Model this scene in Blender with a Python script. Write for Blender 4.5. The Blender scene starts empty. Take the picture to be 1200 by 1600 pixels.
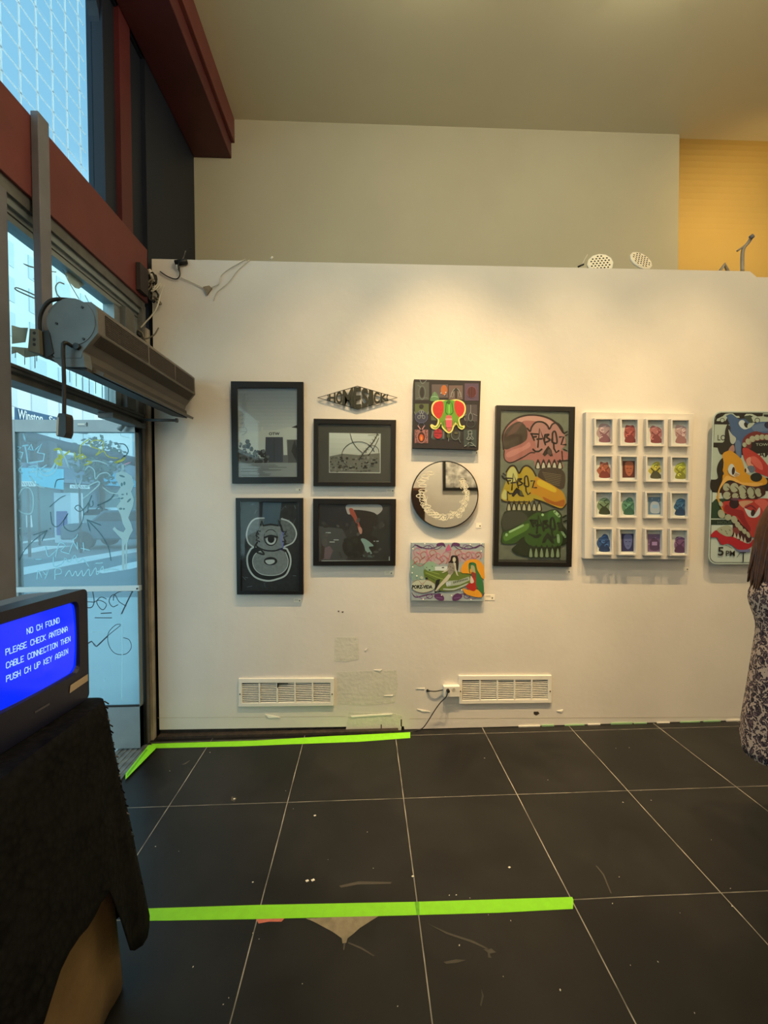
import bpy, bmesh, math, random
from mathutils import Vector, Matrix, noise
from mathutils.geometry import tessellate_polygon
random.seed(7)
C = bpy.context.scene.collection
SC = bpy.context.scene
PI = math.pi

# ------------------------------------------------------------------ camera
F = 670.0
EYE = Vector((0, 0, 1.6))
dY = Vector((-29, 15, -670)).normalized()
dX = Vector((14671, 81, -670)).normalized()
dX = (dX - dX.dot(dY) * dY).normalized()
dZ = dX.cross(dY)
RT = Matrix((dX, dY, dZ))                 # camera axes -> room axes
cam_d = bpy.data.cameras.new('camera')
cam_d.sensor_fit = 'HORIZONTAL'; cam_d.sensor_width = 36; cam_d.lens = 36 * F / 1200
cam_d.clip_start = 0.02; cam_d.clip_end = 300
cam = bpy.data.objects.new('camera', cam_d); C.objects.link(cam)
cam.matrix_world = Matrix.Translation(EYE) @ RT.to_4x4()
SC.camera = cam

# ------------------------------------------------------------------ light and exposure
SC.view_settings.view_transform = 'Standard'; SC.view_settings.look = 'None'
SC.view_settings.gamma = 1; SC.view_settings.use_curve_mapping = False
SC.view_settings.exposure = 0.0
w = bpy.data.worlds.new('sky'); SC.world = w; w.use_nodes = True
nt = w.node_tree; nt.nodes.clear()
wo = nt.nodes.new('ShaderNodeOutputWorld'); bg = nt.nodes.new('ShaderNodeBackground')
tc = nt.nodes.new('ShaderNodeTexCoord'); sep = nt.nodes.new('ShaderNodeSeparateXYZ')
cr = nt.nodes.new('ShaderNodeValToRGB')
cr.color_ramp.elements[0].position = 0.0; cr.color_ramp.elements[0].color = (0.44, 0.60, 0.62, 1)
cr.color_ramp.elements[1].position = 0.95; cr.color_ramp.elements[1].color = (0.075, 0.16, 0.23, 1)
e = cr.color_ramp.elements.new(0.33); e.color = (0.38, 0.55, 0.61, 1)
e = cr.color_ramp.elements.new(0.55); e.color = (0.088, 0.172, 0.235, 1)
nt.links.new(tc.outputs['Generated'], sep.inputs[0]); nt.links.new(sep.outputs['Z'], cr.inputs[0])
nt.links.new(cr.outputs[0], bg.inputs[0]); bg.inputs[1].default_value = 4.1
nt.links.new(bg.outputs[0], wo.inputs[0])

SPOTS = [  # x, y, z, aim x, aim y, aim z, watts, cone degrees, colour
    (-0.25, 1.75, 4.62, -0.30, 2.97, 0.2, 170, 52, (1.0, 0.70, 0.36)),
    (0.55, 1.75, 4.62, 0.55, 2.97, 0.25, 590, 52, (1.0, 0.68, 0.34)),
    (1.45, 1.75, 4.62, 1.40, 2.97, 0.25, 350, 51.5, (1.0, 0.68, 0.34)),
    (2.35, 1.75, 4.62, 2.25, 2.97, 0.25, 310, 51.5, (1.0, 0.67, 0.32)),
    (1.9, -2.5, 4.62, 1.9, -3.6, 2.0, 480, 100, (1.0, 0.80, 0.55)),  # added lamp, brightens the rear wall that the mirror shows
    (3.80, 3.00, 4.60, 3.5, 4.35, 3.9, 50, 120, (1.0, 0.64, 0.20)),
]
POINTS = [(0.62, 0.9, 4.35, 55, (1.0, 0.88, 0.62)), (2.5, 0.9, 4.35, 55, (1.0, 0.86, 0.58)),  # unseen bulbs added to lift the ceiling and upper walls
          (2.6, -2.6, 4.0, 55, (1.0, 0.74, 0.44)), (4.4, -0.4, 4.0, 45, (1.0, 0.74, 0.44)),  # unseen bulbs added as warm fill behind the camera
          (0.32, 2.38, 4.70, 6, (1.0, 0.92, 0.62)), (1.78, 2.38, 4.70, 7, (1.0, 0.92, 0.66))]  # small unseen bulbs added for glow spots on the ceiling

# ------------------------------------------------------------------ helpers
def ray(x, y): return RT @ Vector(((x - 600) / F, -(y - 800) / F, -1))
def pl(x, y, ax, v):
    d = ray(x, y); return EYE + d * ((v - EYE[ax]) / d[ax])
D = 2.97           # front of the white partition wall
XF = -1.45         # inner face of the shop front
def W(x, y, t=0.0): return pl(x, y, 1, D - t)
def lin(c):
    c = c / 255.0
    return c / 12.92 if c <= 0.04045 else ((c + 0.055) / 1.055) ** 2.4
MATS = {}
def mat(name, rgb, rough=0.6, metal=0.0, var=0.0, scale=6.0, bump=0.0, bscale=60.0, spec=0.5, coat=0.0, emit=None, es=1.0, rgb2=None):
    if name in MATS: return MATS[name]
    m = bpy.data.materials.new(name); m.use_nodes = True; MATS[name] = m
    n = m.node_tree; b = n.nodes['Principled BSDF']
    col = (lin(rgb[0]), lin(rgb[1]), lin(rgb[2]), 1)
    b.inputs['Base Color'].default_value = col
    b.inputs['Roughness'].default_value = rough; b.inputs['Metallic'].default_value = metal
    b.inputs['Specular IOR Level'].default_value = spec
    b.inputs['Coat Weight'].default_value = coat; b.inputs['Coat Roughness'].default_value = 0.05
    if var > 0 or rgb2:
        t = n.nodes.new('ShaderNodeTexCoord'); z = n.nodes.new('ShaderNodeTexNoise')
        z.inputs['Scale'].default_value = scale; z.inputs['Detail'].default_value = 5
        r = n.nodes.new('ShaderNodeValToRGB')
        c2 = tuple(lin(c) for c in rgb2) if rgb2 else tuple(c * (1 - var) for c in col[:3])
        r.color_ramp.elements[0].position = 0.35; r.color_ramp.elements[1].position = 0.65
        r.color_ramp.elements[0].color = (*c2, 1); r.color_ramp.elements[1].color = col
        n.links.new(t.outputs['Object'], z.inputs['Vector']); n.links.new(z.outputs['Fac'], r.inputs[0])
        n.links.new(r.outputs[0], b.inputs['Base Color'])
    if bump > 0:
        t = n.nodes.new('ShaderNodeTexCoord'); z = n.nodes.new('ShaderNodeTexNoise')
        z.inputs['Scale'].default_value = bscale; z.inputs['Detail'].default_value = 4
        bp = n.nodes.new('ShaderNodeBump'); bp.inputs['Strength'].default_value = bump; bp.inputs['Distance'].default_value = 0.01
        n.links.new(t.outputs['Object'], z.inputs['Vector']); n.links.new(z.outputs['Fac'], bp.inputs['Height'])
        n.links.new(bp.outputs[0], b.inputs['Normal'])
    if emit:
        b.inputs['Emission Color'].default_value = (*[lin(c) for c in emit], 1); b.inputs['Emission Strength'].default_value = es
    return m
def glass(name, tint=(0.9, 0.97, 0.98), refl=1.0, haze=0.0):
    if name in MATS: return MATS[name]
    m = bpy.data.materials.new(name); m.use_nodes = True; MATS[name] = m
    n = m.node_tree; n.nodes.remove(n.nodes['Principled BSDF']); out = n.nodes['Material Output']
    tr = n.nodes.new('ShaderNodeBsdfTransparent'); tr.inputs[0].default_value = (*tint, 1)
    gl = n.nodes.new('ShaderNodeBsdfGlossy'); gl.inputs['Roughness'].default_value = 0.03
    fr = n.nodes.new('ShaderNodeFresnel'); fr.inputs[0].default_value = 1.4
    mx = n.nodes.new('ShaderNodeMixShader'); last = tr
    if haze > 0:
        tl = n.nodes.new('ShaderNodeBsdfTranslucent'); tl.inputs[0].default_value = (0.8, 0.9, 0.92, 1)
        m2 = n.nodes.new('ShaderNodeMixShader'); m2.inputs[0].default_value = haze
        n.links.new(tr.outputs[0], m2.inputs[1]); n.links.new(tl.outputs[0], m2.inputs[2]); last = m2
    mu = n.nodes.new('ShaderNodeMath'); mu.operation = 'MULTIPLY'; mu.inputs[1].default_value = refl
    ge = n.nodes.new('ShaderNodeNewGeometry'); iv = n.nodes.new('ShaderNodeMath'); iv.operation = 'SUBTRACT'; iv.inputs[0].default_value = 1.0
    m3 = n.nodes.new('ShaderNodeMath'); m3.operation = 'MULTIPLY'; n.links.new(ge.outputs['Backfacing'], iv.inputs[1])
    n.links.new(fr.outputs[0], mu.inputs[0]); n.links.new(mu.outputs[0], m3.inputs[0]); n.links.new(iv.outputs[0], m3.inputs[1]); n.links.new(m3.outputs[0], mx.inputs[0])
    n.links.new(last.outputs[0], mx.inputs[1]); n.links.new(gl.outputs[0], mx.inputs[2]); n.links.new(mx.outputs[0], out.inputs[0])
    return m
def tag(o, label=None, cat=None, group=None, kind=None):
    if label: o['label'] = label
    if cat: o['category'] = cat
    if group: o['group'] = group
    if kind: o['kind'] = kind
    return o
def empty(name, loc, rz=0.0):
    o = bpy.data.objects.new(name, None); C.objects.link(o); o.location = loc; o.rotation_euler = (0, 0, rz)
    o.empty_display_size = 0.05
    return o
def smooth(pts, n=6, closed=False):
    P = [Vector(p) for p in pts]; L = len(P); out = []
    rng = range(L) if closed else range(L - 1)
    for i in rng:
        if closed: a, b, c, d = P[(i - 1) % L], P[i], P[(i + 1) % L], P[(i + 2) % L]
        else: a, b, c, d = P[max(i - 1, 0)], P[i], P[i + 1], P[min(i + 2, L - 1)]
        for k in range(n):
            t = k / n
            out.append(0.5 * ((2 * b) + (c - a) * t + (2 * a - 5 * b + 4 * c - d) * t * t + (3 * b - a - 3 * c + d) * t ** 3))
    if not closed: out.append(P[-1])
    return out
class MB:
    def __init__(s): s.v = []; s.f = []; s.mi = []; s.m = []; s.sm = []
    def _m(s, m):
        if m not in s.m: s.m.append(m)
        return s.m.index(m)
    def add(s, vs, fs, m, smooth=False):
        o = len(s.v); s.v += [Vector(v) for v in vs]; k = s._m(m)
        for f in fs: s.f.append([i + o for i in f]); s.mi.append(k); s.sm.append(smooth)
    def box(s, x0, x1, y0, y1, z0, z1, m):
        x0, x1 = sorted((x0, x1)); y0, y1 = sorted((y0, y1)); z0, z1 = sorted((z0, z1))
        s.add([(x, y, z) for x in (x0, x1) for y in (y0, y1) for z in (z0, z1)],
              [(0, 1, 3, 2), (4, 6, 7, 5), (0, 4, 5, 1), (2, 3, 7, 6), (0, 2, 6, 4), (1, 5, 7, 3)], m)
    def slab(s, front, off, m, caps=True):           # polygon swept by a vector
        front = [Vector(p) for p in front]; n = len(front); off = Vector(off)
        fs = [list(range(n)), list(range(2 * n - 1, n - 1, -1))] if caps else []
        fs += [(i, (i + 1) % n, n + (i + 1) % n, n + i) for i in range(n)]
        s.add(front + [p + off for p in front], fs, m)
    def ring(s, outer, inner, off, m):               # frame: outer and inner loops swept by a vector
        off = Vector(off); n = len(outer); o = [Vector(p) for p in outer]; i_ = [Vector(p) for p in inner]
        vs = o + i_ + [p + off for p in o] + [p + off for p in i_]; fs = []
        for k in range(n):
            j = (k + 1) % n
            fs += [(k, j, n + j, n + k), (2 * n + k, 3 * n + k, 3 * n + j, 2 * n + j), (k, 2 * n + k, 2 * n + j, j), (n + k, n + j, 3 * n + j, 3 * n + k)]
        s.add(vs, fs, m)
    def tube(s, pts, r, m, n=8, taper=None):
        P = [Vector(p) for p in pts]; vs = []; fs = []; up = None
        for i, p in enumerate(P):
            d = (P[min(i + 1, len(P) - 1)] - P[max(i - 1, 0)]).normalized()
            if up is None: up = Vector((0, 0, 1)) if abs(d.z) < 0.9 else Vector((1, 0, 0))
            a = d.cross(up); a = a.normalized() if a.length > 1e-6 else Vector((1, 0, 0)); b = a.cross(d).normalized(); up = b
            rr = r if taper is None else taper[i]
            vs += [p + (a * math.cos(2 * PI * k / n) + b * math.sin(2 * PI * k / n)) * rr for k in range(n)]
        for i in range(len(P) - 1):
            for k in range(n): fs.append((i * n + k, i * n + (k + 1) % n, (i + 1) * n + (k + 1) % n, (i + 1) * n + k))
        fs += [list(range(n))[::-1], [(len(P) - 1) * n + k for k in range(n)]]
        s.add(vs, fs, m, True)
    def cyl(s, c, ax, r, h, m, n=24, r2=None):
        c = Vector(c); ax = Vector(ax).normalized(); s.tube([c, c + ax * h], r, m, n, None if r2 is None else [r, r2])
        for k in range(1): s.sm[-1] = s.sm[-2] = False
    def build(s, name, parent=None, bevel=0.0, loc=None, subd=0, recalc=True):
        me = bpy.data.meshes.new(name); off = Vector(loc) if loc is not None else Vector((0, 0, 0))
        if parent is not None and loc is None and getattr(s, 'world', True): off = Vector(parent.get('_o', (0, 0, 0)))
        me.from_pydata([v - off for v in s.v], [], s.f)
        for m in s.m: me.materials.append(m)
        me.polygons.foreach_set('material_index', s.mi); me.polygons.foreach_set('use_smooth', s.sm)
        if recalc:
            bm = bmesh.new(); bm.from_mesh(me); bmesh.ops.recalc_face_normals(bm, faces=bm.faces); bm.to_mesh(me); bm.free()
        me.update(); o = bpy.data.objects.new(name, me); C.objects.link(o)
        if parent is not None: o.parent = parent
        if loc is not None: o.location = loc if parent is None else (0, 0, 0)
        if bevel > 0:
            b = o.modifiers.new('bevel', 'BEVEL'); b.width = bevel; b.segments = 2; b.limit_method = 'ANGLE'
        if subd:
            q = o.modifiers.new('sub', 'SUBSURF'); q.levels = subd; q.render_levels = subd
        return o
def root(name, loc, label, cat, group=None, rz=0.0):
    """Empty for a thing whose parts are given in room coordinates"""
    o = empty(name, loc, rz); tag(o, label, cat, group); o['_o'] = tuple(loc)
    return o
def structure(mb, name, parent=None, bevel=0.0):
    o = mb.build(name, parent, bevel); o['kind'] = 'structure'; return o

_fonts = {}
def glyphs(text, size=1.0, spacing=1.0, bold=0.0):
    """flat triangles of a line of text, origin at its lower left"""
    cu = bpy.data.curves.new('t', 'FONT'); cu.body = text; cu.size = size; cu.space_character = spacing; cu.offset = bold; cu.resolution_u = 3
    o = bpy.data.objects.new('t', cu); C.objects.link(o); bpy.context.view_layer.update()
    dg = bpy.context.evaluated_depsgraph_get(); me = o.evaluated_get(dg).to_mesh()
    v = [x.co.copy() for x in me.vertices]; f = [list(p.vertices) for p in me.polygons]
    o.evaluated_get(dg).to_mesh_clear(); bpy.data.objects.remove(o); bpy.data.curves.remove(cu)
    return v, f

class Art:
    """layers of flat paint on a plane; points are given through self.map"""
    def __init__(s, mapf, layer=0.00005):
        s.mb = MB(); s.map = mapf; s.k = 0; s.layer = layer
        s.T = lambda p: p
    def zoom(s, sc, ox, oy): s.T = lambda p: (ox + p[0] / sc, oy + p[1] / sc); return s
    def pt(s, p): x, y = s.T(p); return s.map(x, y, s.k * s.layer)
    def poly(s, pts, m, sm=False, n=5):
        s.k += 1; pts = [Vector((p[0], p[1])) for p in pts]
        if sm: pts = smooth(pts, n, True)
        P = [s.pt(p) for p in pts]
        tri = tessellate_polygon([[Vector((p[0], p[1], 0)) for p in pts]])
        s.mb.add(P, [list(t) for t in tri], m)
    def same(s): s.k -= 1
    def line(s, pts, wd, m, sm=True, n=5, closed=False, taper=False):
        wd *= getattr(s, 'ws', 1.0); s.k += 1; pts = [Vector((p[0], p[1])) for p in pts]
        if sm and len(pts) > 2: pts = smooth(pts, n, closed)
        if closed: pts = pts + [pts[0]]
        L = len(pts); vs = []
        for i, p in enumerate(pts):
            d = pts[min(i + 1, L - 1)] - pts[max(i - 1, 0)]
            d = d.normalized() if d.length > 1e-9 else Vector((1, 0)); nrm = Vector((-d.y, d.x))
            ww = wd / 2 * (math.sin(PI * (0.12 + 0.76 * i / max(L - 1, 1))) if taper else 1)
            vs += [s.pt(p + nrm * ww), s.pt(p - nrm * ww)]
        fs = [(2 * i, 2 * i + 1, 2 * i + 3, 2 * i + 2) for i in range(L - 1)]
        s.mb.add(vs, fs, m)
        if not taper and not closed:
            for p in (pts[0], pts[-1]):
                s.mb.add([s.pt(p + Vector((math.cos(a * PI / 4), math.sin(a * PI / 4))) * wd / 2) for a in range(8)], [list(range(8))], m)
    def ell(s, cx, cy, rx, ry, m, rot=0.0, n=20):
        c, q = math.cos(rot), math.sin(rot)
        s.poly([(cx + rx * math.cos(a) * c - ry * math.sin(a) * q, cy + rx * math.cos(a) * q + ry * math.sin(a) * c) for a in [2 * PI * i / n for i in range(n)]], m)
    def arc(s, cx, cy, rx, ry, a0, a1, wd, m, n=14):
        s.line([(cx + rx * math.cos(a0 + (a1 - a0) * i / n), cy + ry * math.sin(a0 + (a1 - a0) * i / n)) for i in range(n + 1)], wd, m, sm=False)
    def rect(s, x0, y0, x1, y1, m): s.poly([(x0, y0), (x1, y0), (x1, y1), (x0, y1)], m)
    def grad(s, quad, ms, wob=0.0):       # quad tl tr br bl filled with horizontal bands
        n = len(ms); tl, tr, br, bl = [Vector(q) for q in quad]
        for i, m in enumerate(ms):
            a, b = i / n, (i + 1) / n
            s.poly([tl.lerp(bl, a), tr.lerp(br, a), tr.lerp(br, b), tl.lerp(bl, b)], m); s.same()
        s.k += 1
    def text(s, txt, x, y, w_, h_, m, sx=0.0, bold=0.0, mirror=False, warp=None):
        s.k += 1; v, f = glyphs(txt, bold=bold)
        if not v: return
        x0 = min(p.x for p in v); x1 = max(p.x for p in v); y0 = min(p.y for p in v); y1 = max(p.y for p in v)
        P = []
        for p in v:
            u = (p.x - x0) / max(x1 - x0, 1e-6); t = (p.y - y0) / max(y1 - y0, 1e-6)
            if mirror: u = 1 - u
            q = (x + u * w_ + sx * t, y + h_ * (1 - t)) if warp is None else warp(u, t)
            P.append(s.pt(q))
        s.mb.add(P, f, m)

# ------------------------------------------------------------------ materials
def wallpaint():
    m = mat('white_wall_paint', (218, 213, 204), 0.5, var=0.05, scale=3, bump=0.12, bscale=22)
    return m
M_wall = wallpaint()
M_grey = mat('taupe_wall_paint', (184, 180, 158), 0.7, var=0.05, scale=2, bump=0.06, bscale=12)
M_ceil = mat('taupe_ceiling_paint', (214, 206, 178), 0.45, var=0.04, scale=1.5, bump=0.05, bscale=8)
M_ochre = mat('ochre_wall_paint', (205, 178, 110), 0.7, var=0.05, scale=2, bump=0.06, bscale=12)
M_navy = mat('navy_paint', (15, 24, 42), 0.6, var=0.2, scale=3)
M_red = mat('oxblood_red_paint', (106, 50, 48), 0.5, var=0.18, scale=4, bump=0.08)
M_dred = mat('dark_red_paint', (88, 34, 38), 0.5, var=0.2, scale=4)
M_alu = mat('grey_aluminium', (138, 148, 150), 0.4, 0.5, var=0.1, scale=9)
M_alud = mat('dirty_aluminium', (106, 106, 104), 0.5, 0.3, var=0.35, scale=14)
M_post = mat('brown_grey_post', (116, 116, 124), 0.55, 0.15, var=0.2, scale=7)
M_beige = mat('grimy_beige_trim', (168, 158, 142), 0.6, var=0.4, scale=6)
M_blk = mat('black', (22, 21, 21), 0.45)
M_rub = mat('black_rubber', (18, 18, 18), 0.6)
M_grime_gap = mat('grime_and_gap_shade', (58, 48, 38), 0.9, var=0.5, scale=30, bump=0.4)
M_green = mat('lime_green_tape', (140, 226, 30), 0.55, var=0.08, scale=30)
M_green2 = mat('crumpled_green_tape', (104, 188, 30), 0.55, var=0.2, scale=40)
M_white = mat('white_enamel', (232, 228, 216), 0.4, var=0.03)
M_card = mat('label_card', (238, 232, 215), 0.6)
M_cable_w = mat('white_cable', (205, 200, 185), 0.5)
G_clear = glass('clear_glass', (0.86, 0.96, 0.98))
G_door = glass('grimy_door_glass', (0.80, 0.93, 0.97), 1.0, 0.16)
G_pane = glass('picture_glass', (0.97, 0.98, 0.97), 1.6)

def floor_material():
    m = bpy.data.materials.new('black_floor_tiles'); m.use_nodes = True
    n = m.node_tree; b = n.nodes['Principled BSDF']; N = n.nodes.new; K = n.links.new
    t = N('ShaderNodeTexCoord'); sp = N('ShaderNodeSeparateXYZ'); K(t.outputs['Object'], sp.inputs[0])
    wob = N('ShaderNodeTexNoise'); wob.inputs['Scale'].default_value = 2.2; K(t.outputs['Object'], wob.inputs['Vector'])
    S = 0.622
    def grout(sock, off):
        a = N('ShaderNodeMath'); a.operation = 'MULTIPLY_ADD'; K(wob.outputs['Fac'], a.inputs[0]); a.inputs[1].default_value = 0.006; K(sock, a.inputs[2])
        s = N('ShaderNodeMath'); s.operation = 'SUBTRACT'; K(a.outputs[0], s.inputs[0]); s.inputs[1].default_value = off + 0.003
        p = N('ShaderNodeMath'); p.operation = 'PINGPONG'; K(s.outputs[0], p.inputs[0]); p.inputs[1].default_value = S / 2
        l = N('ShaderNodeMath'); l.operation = 'LESS_THAN'; K(p.outputs[0], l.inputs[0]); l.inputs[1].default_value = 0.0021
        return l.outputs[0]
    gx = grout(sp.outputs[0], 0.197); gy = grout(sp.outputs[1], 2.276 - 0.622)
    gyw = N('ShaderNodeMath'); gyw.operation = 'MULTIPLY'; K(gy, gyw.inputs[0]); gyw.inputs[1].default_value = 0.62
    mx = N('ShaderNodeMath'); mx.operation = 'MAXIMUM'; K(gx, mx.inputs[0]); K(gyw.outputs[0], mx.inputs[1])
    n2 = N('ShaderNodeTexNoise'); n2.inputs['Scale'].default_value = 2.6; n2.inputs['Detail'].default_value = 7; n2.inputs['Roughness'].default_value = 0.6; K(t.outputs['Object'], n2.inputs['Vector'])
    r2 = N('ShaderNodeValToRGB'); r2.color_ramp.elements[0].position = 0.42; r2.color_ramp.elements[1].position = 0.78
    r2.color_ramp.elements[0].color = (0.0055, 0.0053, 0.0048, 1); r2.color_ramp.elements[1].color = (0.017, 0.0163, 0.015, 1); K(n2.outputs['Fac'], r2.inputs[0])
    gb = N('ShaderNodeTexNoise'); gb.inputs['Scale'].default_value = 9; K(t.outputs['Object'], gb.inputs['Vector'])
    gr = N('ShaderNodeValToRGB'); gr.color_ramp.elements[0].position = 0.35; gr.color_ramp.elements[1].position = 0.65
    gr.color_ramp.elements[0].color = (0.16, 0.15, 0.13, 1); gr.color_ramp.elements[1].color = (0.42, 0.39, 0.33, 1); K(gb.outputs['Fac'], gr.inputs[0])
    mc = N('ShaderNodeMixRGB'); K(mx.outputs[0], mc.inputs[0]); K(r2.outputs[0], mc.inputs[1]); K(gr.outputs[0], mc.inputs[2])
    K(mc.outputs[0], b.inputs['Base Color'])
    rr = N('ShaderNodeMapRange'); rr.inputs['To Min'].default_value = 0.30; rr.inputs['To Max'].default_value = 0.52; K(n2.outputs['Fac'], rr.inputs[0]); K(rr.outputs[0], b.inputs['Roughness'])
    b.inputs['Specular IOR Level'].default_value = 0.42
    bp = N('ShaderNodeBump'); bp.inputs['Strength'].default_value = 0.05; K(n2.outputs['Fac'], bp.inputs['Height']); K(bp.outputs[0], b.inputs['Normal'])
    return m

# ------------------------------------------------------------------ room shell
ZC = 4.885; YG = 3.80; XR = 6.2; YB = -3.6; XE = 2.83
b = MB(); b.box(XF - 0.02, XR, YB, 4.8, -0.12, 0, floor_material()); FLOOR = structure(b, 'floor')
b = MB(); b.box(XF - 0.25, XR + 0.1, YB - 0.1, 4.8, ZC, ZC + 0.12, M_ceil); structure(b, 'ceiling')
b = MB(); b.box(XF, XE, YG, 4.38, 0, ZC, M_grey); structure(b, 'wall_back_upper')
YO = 4.36; b = MB(); b.box(XE, XR, YO, YO + 0.15, 0, ZC, M_ochre)
# cove between the ochre wall and the ceiling
N_ = 16; R_ = 0.52
prof = [(YO - R_ + R_ * math.sin(a), ZC - R_ + R_ * math.cos(a) - 0.001) for a in [PI / 2 * i / N_ for i in range(N_ + 1)]]
cv = [(XE, y, z) for y, z in prof] + [(XE, YO + 0.01, ZC - 0.001)]
b.slab(cv, (XR - XE, 0, 0), M_ochre); b.sm = [k < len(b.sm) and 0 < 0 for k in range(len(b.sm))]
structure(b, 'wall_back_ochre')
b = MB()
base = [W(245, 1146).x, 0]
zt = 3.235
xl = XF + 0.03; xn = 2.74
# front board of the white partition with a notch near the right end and a ragged raised foot at the left
front = [(xl, D, 0.048), (-0.9, D, 0.042), (0.2, D, 0.030), (0.262, D, 0.026), (0.264, D, 0.004), (XR, D, 0.004), (XR, D, 3.19), (xn + 0.05, D, 3.19), (xn, D, 3.23), (xl, D, zt)]
b.slab(front, (0, 0.03, 0), M_wall)
b.box(xl, XR, D + 0.03, D + 0.16, 0.05, 3.185, M_wall); b.box(xl, xn - 0.02, D + 0.03, D + 0.16, 3.185, 3.225, M_wall)
PART = structure(b, 'wall_partition')
b = MB(); b.box(xl, 0.26, D + 0.012, D + 0.03, 0.0, 0.045, M_grime_gap); b.box(xl, 0.22, D - 0.035, D + 0.012, 0.0, 0.016, M_grime_gap); structure(b, 'foot_gap_partition', PART)  # dark strip paints the shade of the gap; low strip is debris
b = MB(); b.box(XR, XR + 0.1, YB, 4.8, 0, ZC, M_wall); structure(b, 'wall_right')
b = MB(); b.box(XF - 0.25, XR, YB - 0.1, YB, 0, ZC, M_wall); structure(b, 'wall_rear')

# shop front (plane x = XF)
def zx(px, py): return pl(px, py, 0, XF)
b = MB()
# dark blue infill up to the back wall and dark pier
b.box(XF - 0.16, XF, 2.98, YG + 0.14, 2.9, ZC, M_navy); b.box(XF - 0.03, XF, 2.98, YG + 0.14, 0, 2.9, M_navy)
b.box(XF - 0.16, XF - 0.03, 2.63, 2.98, 3.30, ZC, M_navy)
b.box(XF - 0.16, XF - 0.0, 2.68, 2.80, 3.29, ZC, M_dred)
b.box(XF - 0.16, XF - 0.01, YB, 2.98, 4.55, ZC, M_navy)
structure(b, 'wall_left')
b = MB(); b.box(XF - 0.16, XF + 0.01, YB, 2.955, 2.93, 3.285, M_red); structure(b, 'trim_1', None, 0.004)
b = MB(); b.box(XF - 0.14, XF - 0.005, YB, 2.94, 2.875, 2.93, M_alud); b.box(XF - 0.14, XF - 0.02, YB, 2.94, 2.84, 2.875, M_alu); structure(b, 'trim_2')
# soffit beam in red below the ceiling
b = MB()
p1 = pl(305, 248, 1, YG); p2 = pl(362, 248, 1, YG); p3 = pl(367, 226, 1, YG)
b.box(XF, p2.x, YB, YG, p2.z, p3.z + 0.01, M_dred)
b.box(XF, p3.x, YB, YG, p3.z + 0.01, ZC, M_red)
structure(b, 'trim_3', None, 0.006)

# window_1: upper pane with wire grid
W1 = MB(); y1 = 2.55
W1.box(XF - 0.085, XF - 0.079, YB, y1, 3.285, 4.5, G_clear)
win1 = structure(W1, 'window_1')
b = MB()
b.box(XF - 0.10, XF - 0.02, y1, 2.63, 3.285, 4.55, M_navy); b.box(XF - 0.10, XF - 0.02, YB, y1, 4.47, 4.55, M_navy)
b.slab([(XF - 0.095, y1 + 0.001, 4.471), (XF - 0.095, y1 + 0.001, 4.32)] + [(XF - 0.095, y1 - 0.15 + 0.15 * math.cos(a), 4.32 + 0.15 * math.sin(a)) for a in [PI / 2 * k / 8 for k in range(9)]], (0.06, 0, 0), M_navy)
b.build('window_frame', win1)
b = MB(); M_wire = mat('white_wire_tape', (235, 245, 245), 0.5); tlw = M_wire.node_tree.nodes.new('ShaderNodeBsdfTranslucent'); tlw.inputs[0].default_value = (0.95, 0.98, 1, 1); M_wire.node_tree.links.new(tlw.outputs[0], M_wire.node_tree.nodes['Material Output'].inputs[0])
for k in range(45):
    y = 2.43 - k * 0.1015
    if y > YB: b.box(XF - 0.079, XF - 0.076, y - 0.0045, y + 0.0045, 3.30, 4.47, M_wire)
for k in range(13):
    z = 3.335 + k * 0.098
    if z < 4.47: b.box(XF - 0.079, XF - 0.0765, YB, 2.475, z - 0.003, z + 0.003, M_wire)
o = b.build('wire_grid', win1); tag(o, 'white square grid on the glass')

# window_2: transom above the door
b = MB(); b.box(XF - 0.075, XF - 0.069, YB, 2.68, 2.185, 2.80, G_clear); win2 = structure(b, 'window_2')
b = MB(); b.box(XF - 0.10, XF - 0.035, YB, 2.92, 2.785, 2.845, M_alu); b.box(XF - 0.10, XF - 0.035, 2.64, 2.92, 2.17, 2.79, M_alu)
b.box(XF - 0.036, XF - 0.033, YB, 2.92, 2.812, 2.818, M_blk)
b.build('window_frame', win2)
b = MB(); b.box(XF - 0.11, XF - 0.01, YB, 2.955, 2.115, 2.185, M_alud); b.box(XF - 0.01, XF - 0.002, YB, 2.955, 2.14, 2.15, M_blk); b.box(XF - 0.012, XF - 0.006, YB, 2.95, 2.165, 2.17, M_blk)
structure(b, 'trim_4', None, 0.002)
# graffiti strokes on the transom glass
M_spray = mat('grey_spray', (112, 140, 146), 0.7); M_frost = mat('grey_film_patch', (150, 178, 182), 0.7)
a = Art(lambda x, y, t: pl(x, y, 0, XF - 0.067 + t)); a.zoom(6.4, 0, 250)
a.line([(232, 1035), (300, 1065), (396, 1085)], 14, M_spray, taper=True); a.line([(330, 1190), (370, 1180), (400, 1140)], 12, M_spray, taper=True)
a.line([(520, 1115), (560, 1120)], 10, M_spray); a.line([(390, 1370), (180, 1280), (170, 1305), (385, 1400)], 13, M_spray)
a.line([(640, 1240), (590, 1225), (555, 1270), (570, 1340), (605, 1380)], 13, M_spray); a.line([(630, 1100), (690, 1220), (790, 1390)], 8, M_spray); a.line([(850, 1350), (885, 1420)], 6, M_spray)
a.poly([(655, 1130), (740, 1060), (830, 1050), (1020, 1260), (1020, 1335), (960, 1290), (875, 1215), (790, 1290), (750, 1280), (690, 1220)], M_frost)
a.zoom(3.75, 0, 420)
a.poly([(68, 330), (120, 345), (165, 345), (150, 430), (70, 440)], M_frost); a.poly([(68, 455), (225, 470), (225, 510), (150, 520), (100, 490), (68, 500)], M_frost)
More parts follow.
